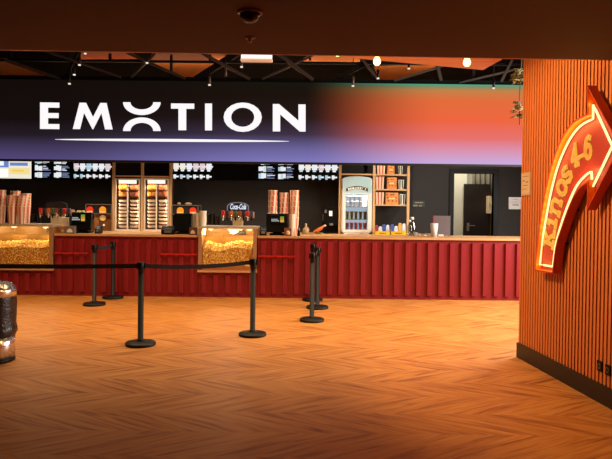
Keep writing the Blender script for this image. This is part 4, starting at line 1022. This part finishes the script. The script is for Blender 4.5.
# framed sign on the wall and paper notice
def flatsign(name, px0, px1, py0, py1, m_, lab, cat, border, lines, inkm):
    Y = YB - .001; x0, x1 = X(px0, Y), X(px1, Y); pc = (px0 + px1) / 2; z0, z1 = Z(py1, Y, pc), Z(py0, Y, pc)
    t = thing(name, lab, cat, ((x0 + x1) / 2, Y, z0)); w, h = x1 - x0, z1 - z0
    pn = part(lambda m: m.box(x0, x1, Y - .012, Y, z0, z1), 'panel', m_, t)
    part(lambda m: [m.box(x0 + w * a, x0 + w * b_, Y - .0135, Y - .012, z0 + h * c_, z0 + h * d) for a, b_, c_, d in lines], 'printing', inkm, t)
flatsign('wall_sign', 412.2, 424.4, 200.6, 206.8, mat('dark_green_sign', (28, 52, 46), .5), 'small dark green sign with pale print on the wall right of the snack shelves', 'sign', None, ((.05, .4, .08, .3), (.52, .75, .08, .26), (.2, .85, .6, .75)), mat('sign_pale_ink', (150, 124, 100), .6))
flatsign('paper_notice', 508.2, 520.5, 197.2, 209.2, mat('notice_white', (232, 228, 226), .7), 'white paper notice on the dark wall right of the doorway', 'notice', None, ((.3, .75, .78, .82), (.2, .8, .6, .63), (.2, .7, .5, .53), (.3, .8, .3, .42)), mat('notice_pale_ink', (176, 168, 168), .7))
# ================================================================== menu screens
YM = YB - .3
def EM(n, c_, s_=.95): return emis('menu_' + n, c_, s_)
PAL = [EM('white', (240, 242, 246)), EM('cream', (246, 238, 220)), EM('sky', (170, 208, 224)), EM('rose', (228, 204, 206)), EM('mint', (204, 226, 224)), EM('slate', (120, 136, 176))]
def screen(px0, px1, kind, lab):
    x0, x1 = X(px0, YM, 172), X(px1, YM, 172); pc = (px0 + px1) / 2
    z0 = Z(180.2 + RO * (pc - 200) * .5, YM, pc); z1 = z0 + (x1 - x0) * .5625
    t = thing('menu_screen', lab, 'screen', ((x0 + x1) / 2, YM, z0), 'menu screens above the back counter')
    part(lambda m: m.box(x0 + .003, x1 - .003, YM, YM + .05, z0, z1), 'screen_case', BLACKP, t)
    part(lambda m: [m.box(x - .03, x + .03, YM + .05, YB - .002, z0 + .15, z0 + .25) for x in (x0 + .15, x1 - .15)], 'wall_bracket', BLACKM, t)
    w, h = x1 - x0, z1 - z0
    def R(m, a, b_, c_, d, mi): m.cur = mi; m.box(x0 + w * a, x0 + w * b_, YM - .003, YM - .001, z0 + h * c_, z0 + h * d)
    def draw(m):
        rr = random.Random(int(px0) + 5)
        if kind == 'ad':
            R(m, .01, .99, .03, .97, 1)
            m2 = 0
        elif kind == 'blocks':
            for cxo in (.0, .49):
                for ro in range(3):
                    c0 = .07 + .31 * ro
                    for q in range(3): R(m, .04 + cxo + .055 * q, .1 + cxo + .055 * q + .02, c0 + rr.uniform(0, .05), c0 + rr.uniform(.2, .27), rr.choice((0, 0, 4, 2, 0)))
                    for q in range(4): R(m, .25 + cxo, .25 + cxo + rr.uniform(.06, .2), c0 + .02 + .06 * q, c0 + .055 + .06 * q, rr.choice((0, 5, 5)))
        elif kind == 'foods':
            for ro in range(2):
                for i in range(6):
                    a = .03 + .16 * i
                    if ro == 0:
                        R(m, a, a + .07, .06 + .03, .24, rr.choice((0, 2, 0))); R(m, a + .05, a + .13, .12, .19, 0); R(m, a + .01, a + .06, .05, .08, 3)
                    else:
                        R(m, a, a + .13, .46, .72, rr.choice((0, 2, 3, 1, 0)));
                        R(m, a + .02, a + .10, .38, .455, rr.choice((0, 4, 0))); R(m, a + .04, a + .16, .55, .62, 0)
            R(m, .03, .97, .8, .92, 5)
    if kind != 'off':
        d = part(draw, 'display', PAL, t)
    if kind == 'ad':
        def ad(m):
            for (a, b_, c_, d_, mi) in ((.0, .42, .52, .95, 0), (.06, .3, .6, .95, 1), (.44, .9, .6, .74, 0), (.42, .95, .22, .5, 2), (.5, .8, .34, .42, 3), (.0, .4, .1, .45, 4)):
                m.cur = mi; m.box(x0 + w * a + .01, x0 + w * b_, YM - .006 - .001 * mi, YM - .003, z0 + h * c_, z0 + h * d_)
        part(ad, 'advert_picture', [EM('blue_panel', (110, 136, 206)), EM('pale_panel', (232, 238, 250), 1.1), EM('butter', (250, 226, 150)), EM('yellow', (246, 206, 90)), EM('ivory', (255, 250, 238), 1.1)], d)
screen(-8, 31.8, 'ad', 'bright yellow and blue advert screen at the left edge of the menu row')
screen(33.4, 72.3, 'blocks', 'menu screen with picture blocks right of the bright advert')
screen(72.6, 112.0, 'foods', 'menu screen with rows of dishes left of the snack cabinets')
screen(172.2, 213.3, 'foods', 'menu screen with rows of dishes right of the snack cabinets')
screen(214.6, 256, 'off', 'switched off black menu screen above the middle drinks fountain')
screen(257, 297, 'blocks', 'menu screen with picture blocks above the striped buckets')
screen(297.4, 338.8, 'foods', 'menu screen with rows of dishes left of the ice cream freezer')
for (px, py) in ((231, 182), (237.6, 182.6), (245, 182)):
    pass
# ================================================================== open ceiling behind the soffit
RAFT = wood('ceiling_panel_wood', (214, 136, 74), (190, 112, 56), .6, stretch=(1, 10, 1), ns=3)
def raft(pts, z, lab, m_=RAFT, tilt=None):
    q = [flat(x, y, z) for x, y in pts]
    cen = sum(q, V()) / len(q)
    o = build(MB().prism(q, (0, 0, .03)), 'ceiling_panel', m_, loc=cen); tag(o, lab, 'ceiling panel', 'wood panels under the open ceiling')
    for p in (q[0], q[-1]): pass
    return q
RZ = 4.02
rq = [raft([(-30, 60), (6, 60), (50, 76.4), (-30, 76.4)], RZ, 'brown wedge shaped ceiling panel at the far left'),
 raft([(83, 46), (116, 46), (140, 59), (80, 59.5)], RZ, 'reddish ceiling panel above the left spotlights', mat('reddish_panel', (150, 76, 50), .35, ns=6)),
 raft([(156, 46), (196, 46), (216, 61), (150, 60)], RZ, 'perforated brown ceiling panel left of the lit white box', mat('perforated_panel', (120, 70, 46), .6, ns=120, var=.6)),
 raft([(152, 62.3), (216, 63.2), (196, 77.2), (184, 77)], RZ, 'orange brown ceiling panel below the perforated one'),
 raft([(196, 46), (236, 46), (219.5, 61.5)], RZ, 'small brown triangular ceiling panel left of the lit white box'),
 raft([(321, 46), (360, 46), (360, 63), (301, 62.2)], RZ, 'tan ceiling panel left of the left hanging bulb'),
 raft([(374, 67.5), (447, 65), (398, 80.5), (379, 80)], RZ, 'orange brown ceiling panel right of the left hanging bulb')]
p7 = [flat(x, y, 2.98) for x, y in ((330, 53.2), (500, 54), (483, 70), (362, 59))]
p7 = [flat(300, 45, 2.98), flat(515, 45, 2.98), flat(502, 59.5, 2.98), flat(483, 70, 2.98), flat(362, 59, 2.98), flat(320, 53.4, 2.98)]
o = build(MB().prism(p7, (0, 0, .03)), 'ceiling_panel', RAFT, loc=p7[0]); tag(o, 'long bright orange ceiling panel right above both hanging bulbs', 'ceiling panel', 'wood panels under the open ceiling')
rod = MB()
TRM = mat('truss_steel', (70, 60, 54), .5); TRK = mat('truss_black', (9, 8, 8), .7, spec=.2)
YT = YF + .12
tr = thing('roof_truss', 'black steel roof truss with crossed diagonals above the glowing screen', 'truss', (0, YT, Z(80, YT)))
Yd = YT
part(lambda m: m.bar(at(-60, 77, Yd), at(600, 84.5, Yd), .07, .07), 'lower_chord', TRK, tr)
part(lambda m: m.bar(at(-60, 59.6, Yd), at(600, 65.5, Yd), .05, .035), 'upper_chord', TRK, tr)
for (a, b_, c_, d, w, dark) in ((43, 50, 121, 77.5, .035, 0), (5, 60, 60, 79, .05, 0), (79, 50, 64, 79.5, .04, 1), (124, 51.5, 185, 78.5, .04, 0), (131, 77.5, 157, 52, .03, 0), (197, 50.5, 250, 79.5, .05, 0),
                          (196, 79.5, 240, 51.5, .10, 1), (276, 52, 313, 80, .06, 0), (262, 79.5, 318, 53, .03, 0), (337, 79, 372, 61, .06, 1), (361, 58, 378, 79.5, .04, 0), (394, 81, 446, 65, .03, 0), (437, 64, 441, 81, .05, 0), (459, 83, 518, 69, .03, 0), (512, 60, 501, 82, .04, 0)):
    part(lambda m: m.bar(at(a, b_, Yd + (.03 if dark else -.04)), at(b_ * 0 + c_, d, Yd + (.03 if dark else -.04)), w), 'diagonal', TRK if dark else TRM, tr)
for px in (10, 110, 210, 310, 410, 500):
    part(lambda m: m.bar(at(px, 60.5, Yd), at(px, 60.5, Yd) + V((0, 0, HZ - at(px, 60.5, Yd).z)), .04), 'hanger', TRK, tr)
# panel hangers
for q in rq + [p7]:
    pass
# spotlights
for i, (px, py, L, lab) in enumerate(((69.4, 84.4, 12, 'white tipped black spotlight, lowest of the row of four at the left'), (74.3, 75.4, 11, 'white tipped black spotlight, second lowest of the row of four at the left'), (79.5, 65.6, 11, 'white tipped black spotlight, second highest of the row of four at the left'), (85.2, 54.2, 8, 'white tipped black spotlight, highest of the row of four at the left'),
                          (147, 63.6, 6, 'small bright spotlight where the truss diagonals cross'), (209.5, 85.6, 12, 'thin spotlight hanging before the screen above the letter I'), (225.6, 77.6, 12, 'thin unlit spotlight left of the lit white box'), (241.6, 67.6, 7, 'thin spotlight hanging below the lit white box'),
                          (353, 86.6, 13, 'thin spotlight hanging left of the left hanging bulb'), (378, 79, 12, 'black spotlight hanging below the left hanging bulb'), (408.8, 69.2, 6, 'short spotlight hanging between the two bulbs'), (493.6, 88.8, 13, 'black spotlight hanging at the right before the screen'))):
    Y = YF - .25 if py > 60 else YF - .6
    if i < 4: Y = YF - .25 - .0 * i
    p = at(px, py, Y); s_ = Y / F; top = p + V((0, 0, L * s_)); r = .021
    t = thing('spotlight', lab, 'spotlight', p, 'spotlights under the roof truss')
    part(lambda m: m.lathe([(r * .9, .02), (r, .02), (r, L * s_ * .75), (0, L * s_ * .75 + .004)], p, 14), 'spotlight_body', BLACK if i not in (5, 6, 7, 8) else mat('spot_grey', (88, 78, 70), .4), t)
    if i != 6: part(lambda m: m.lathe([(r * .95, .0), (r * 1.0, .006), (r * .95, .022), (0, .022)], p, 14), 'lens', emis('spot_lens', (255, 240, 220), .9), t)
    part(lambda m: m.bar(p + V((0, 0, L * s_ * .75)), V((p.x, p.y, HZ)), .008), 'stem', BLACKM, t)
# lit white box
Y = 7.4; x0, x1 = X(239.5, Y), X(270, Y); z0, z1 = Z(60.4, Y, 255), Z(50, Y, 255)
t = thing('lit_sign_box', 'lit white sign box hanging just behind the ceiling edge', 'sign', ((x0 + x1) / 2, Y, z0))
part(lambda m: m.box(x0, x1, Y, Y + .1, z0 + .02, z1), 'light_panel', emis('box_white', (255, 253, 255), 1.2), t)
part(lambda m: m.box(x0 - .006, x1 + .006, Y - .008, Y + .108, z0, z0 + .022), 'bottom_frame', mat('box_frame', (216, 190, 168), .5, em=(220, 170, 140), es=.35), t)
part(lambda m: [m.bar((x, Y + .05, z1), (x, Y + .05, HZ), .012) for x in (x0 + .06, x1 - .06)], 'hanging_rod', BLACKM, t)
# hanging bulbs
BULB = emis('bulb_glow', (255, 218, 130), 4.5)
def bulb(px, py, Y, lab, r=.031):
    p = at(px, py, Y)
    t = thing('hanging_bulb', lab, 'bulb', p, 'bare bulbs at the ceiling edge')
    part(lambda m: m.lathe([(0, -r * 1.05), (r * .5, -r * .95), (r * .9, -r * .5), (r, 0), (r * .86, r * .55), (r * .45, r * 1.3), (r * .4, r * 1.6)], p, 18), 'glass_bulb', BULB, t)
    part(lambda m: m.lathe([(r * .5, r * 1.5), (r * .55, r * 2.4), (0, r * 2.45)], p, 14), 'socket', mat('bulb_socket', (150, 90, 40), .4, .6), t)
    part(lambda m: m.bar(p + V((0, 0, r * 2.4)), V((p.x, p.y, 2.98)), .008), 'cord', BLACKM, t)
    point(p + V((0, -.0, -.06)), 5, (1, .55, .18), .04, 'bulb_light'); point(p + V((0, .06, .05)), 16, (1, .55, .18), .04, 'bulb_light')
bulb(377, 61.6, 4.95, 'glowing bare bulb hanging left at the ceiling edge'); bulb(467, 62.6, 4.95, 'glowing bare bulb hanging right at the ceiling edge')
bulb(337.6, 53.2, 4.95, 'small glowing bulb peeping below the ceiling edge left of the others', .026)
# dome detector and flush fitting
p = flat(250, 12, 2.65)
t = thing('dome_camera', 'dark dome camera under the brown ceiling', 'camera', p)
part(lambda m: m.lathe([(.066, -.012), (.070, -.008), (.070, 0), (0, 0)], p, 28), 'mount_ring', mat('dome_ring', (130, 60, 34), .4), t)
part(lambda m: m.lathe([(0, -.062), (.025, -.058), (.045, -.045), (.056, -.026), (.058, -.012), (0, -.012)], p, 28), 'dome', mat('dome_black', (20, 12, 10), .15), t)
p = flat(250, 37.6, 2.65)
t = thing('ceiling_sprinkler', 'small flush ceiling fitting between the dome camera and the ceiling edge', 'sprinkler', p)
part(lambda m: m.lathe([(.03, -.008), (.036, 0), (0, 0)], p, 20), 'rose', mat('rose_brown', (110, 52, 26), .4), t)
part(lambda m: m.lathe([(0, -.03), (.012, -.028), (.012, -.008), (0, -.008)], p, 12), 'sprinkler_head', mat('sprinkler_brass', (180, 120, 60), .3, .8), t)
# hanging plant behind the wall corner
Y = 7.6; px = 520.5
t = thing('hanging_plant', 'grey leafy hanging plant peeping out behind the slatted wall corner', 'plant', at(px, 78, Y))
x = X(px, Y, 80)
part(lambda m: m.tube([(x, Y, 4.02 + .65), (x + .01, Y, 3.4), (x - .01, Y, 2.9), (x, Y, 2.6)], .006, 6), 'stem', mat('stem_brown', (90, 76, 50), .7), t)
def leaves(m):
    rr = random.Random(3)
    for k in range(60):
        z = rr.choice((rr.uniform(Z(81, Y, px), Z(69, Y, px)), rr.uniform(Z(118, Y, px), Z(101, Y, px)), rr.uniform(Z(81, Y, px), Z(69, Y, px))))
        a = rr.uniform(0, 2 * PI); L = rr.uniform(.08, .14); r_ = rr.uniform(.0, .02)
        p = V((x + r_ * math.cos(a), Y + r_ * math.sin(a), z)); d = V((math.cos(a), math.sin(a), rr.uniform(-.9, .3))).normalized(); s_ = d.cross(V((0, 0, 1))).normalized() * L * .5; up = s_.cross(d) * .25
        m.add([p, p + d * L * .45 + s_ + up, p + d * L, p + d * L * .45 - s_ + up], [(0, 1, 2), (0, 2, 3)], True)
o = part(leaves, 'foliage', mat('grey_leaf', (150, 138, 98), .7, ns=12, var=.3), t)
sm = o.modifiers.new('thick', 'SOLIDIFY'); sm.thickness = .002
part(lambda m: m.lathe([(.06, 0), (.085, .1), (.08, .1), (.05, .01)], (x, Y, HZ - .15), 16), 'pot', mat('plant_pot', (90, 70, 60), .6), t)
# ================================================================== light
w = bpy.data.worlds.new('world'); sc.world = w; w.use_nodes = True
w.node_tree.nodes['Background'].inputs[0].default_value = (1.0, .34, .09, 1); w.node_tree.nodes['Background'].inputs[1].default_value = .055
WARM = (1, .69, .36)
area((-1.4, 7.7, 3.5), (-1.4, 7.9, 0), 8.5, 1.8, 180, WARM, 'hall_light', math.radians(100))
area((-1, 9.3, 3.35), (-1, 10.4, .3), 7, .6, 60, (1, .55, .28), 'counter_front_light') if False else None
area((5.0, 8.2, 2.3), (1.4, 8.0, 0), 2.6, 2.2, 430, (1, .92, .84), 'daylight')
for px in (60, 130, 200, 270, 330): spot((X(px, YC + .5), YC - .1 + .5, 2.75), (X(px, YC + .5), YC + .9, 1.0), 90, (1, .83, .62), 100, .05, 'bar_spot')
for px in (400, 470): spot((X(px, YC + .5), YC + .5, 2.75), (X(px, YB), YB - .2, 1.1), 65, (1, .9, .8), 110, .06, 'bar_spot')
area(((dx0 + dx1) / 2, YB + 1.1, 2.86), ((dx0 + dx1) / 2, YB + 1.1, 0), 1.2, .8, 34, (1, .95, .82), 'storeroom_light')
spot((-.2, 5.0, 2.95), (2.35, 5.2, 1.3), 290, (1, .62, .29), 100, .15, 'wall_fill')  # added unseen spot that brightens the slatted wall
area((-.5, YF + .5, 3.66), (-.5, YF + .6, 5), 8, .1, 22, (1, .6, .3), 'ceiling_panel_fill')  # added fill above the fascia, brightens the ceiling panels
area((1.2, 2.6, 2.62), (2.6, 5.2, 1.4), .8, .8, 4, (1, .4, .12), 'near_zone_fill')  # added lamp under the soffit, dim reddish fill for the near zone
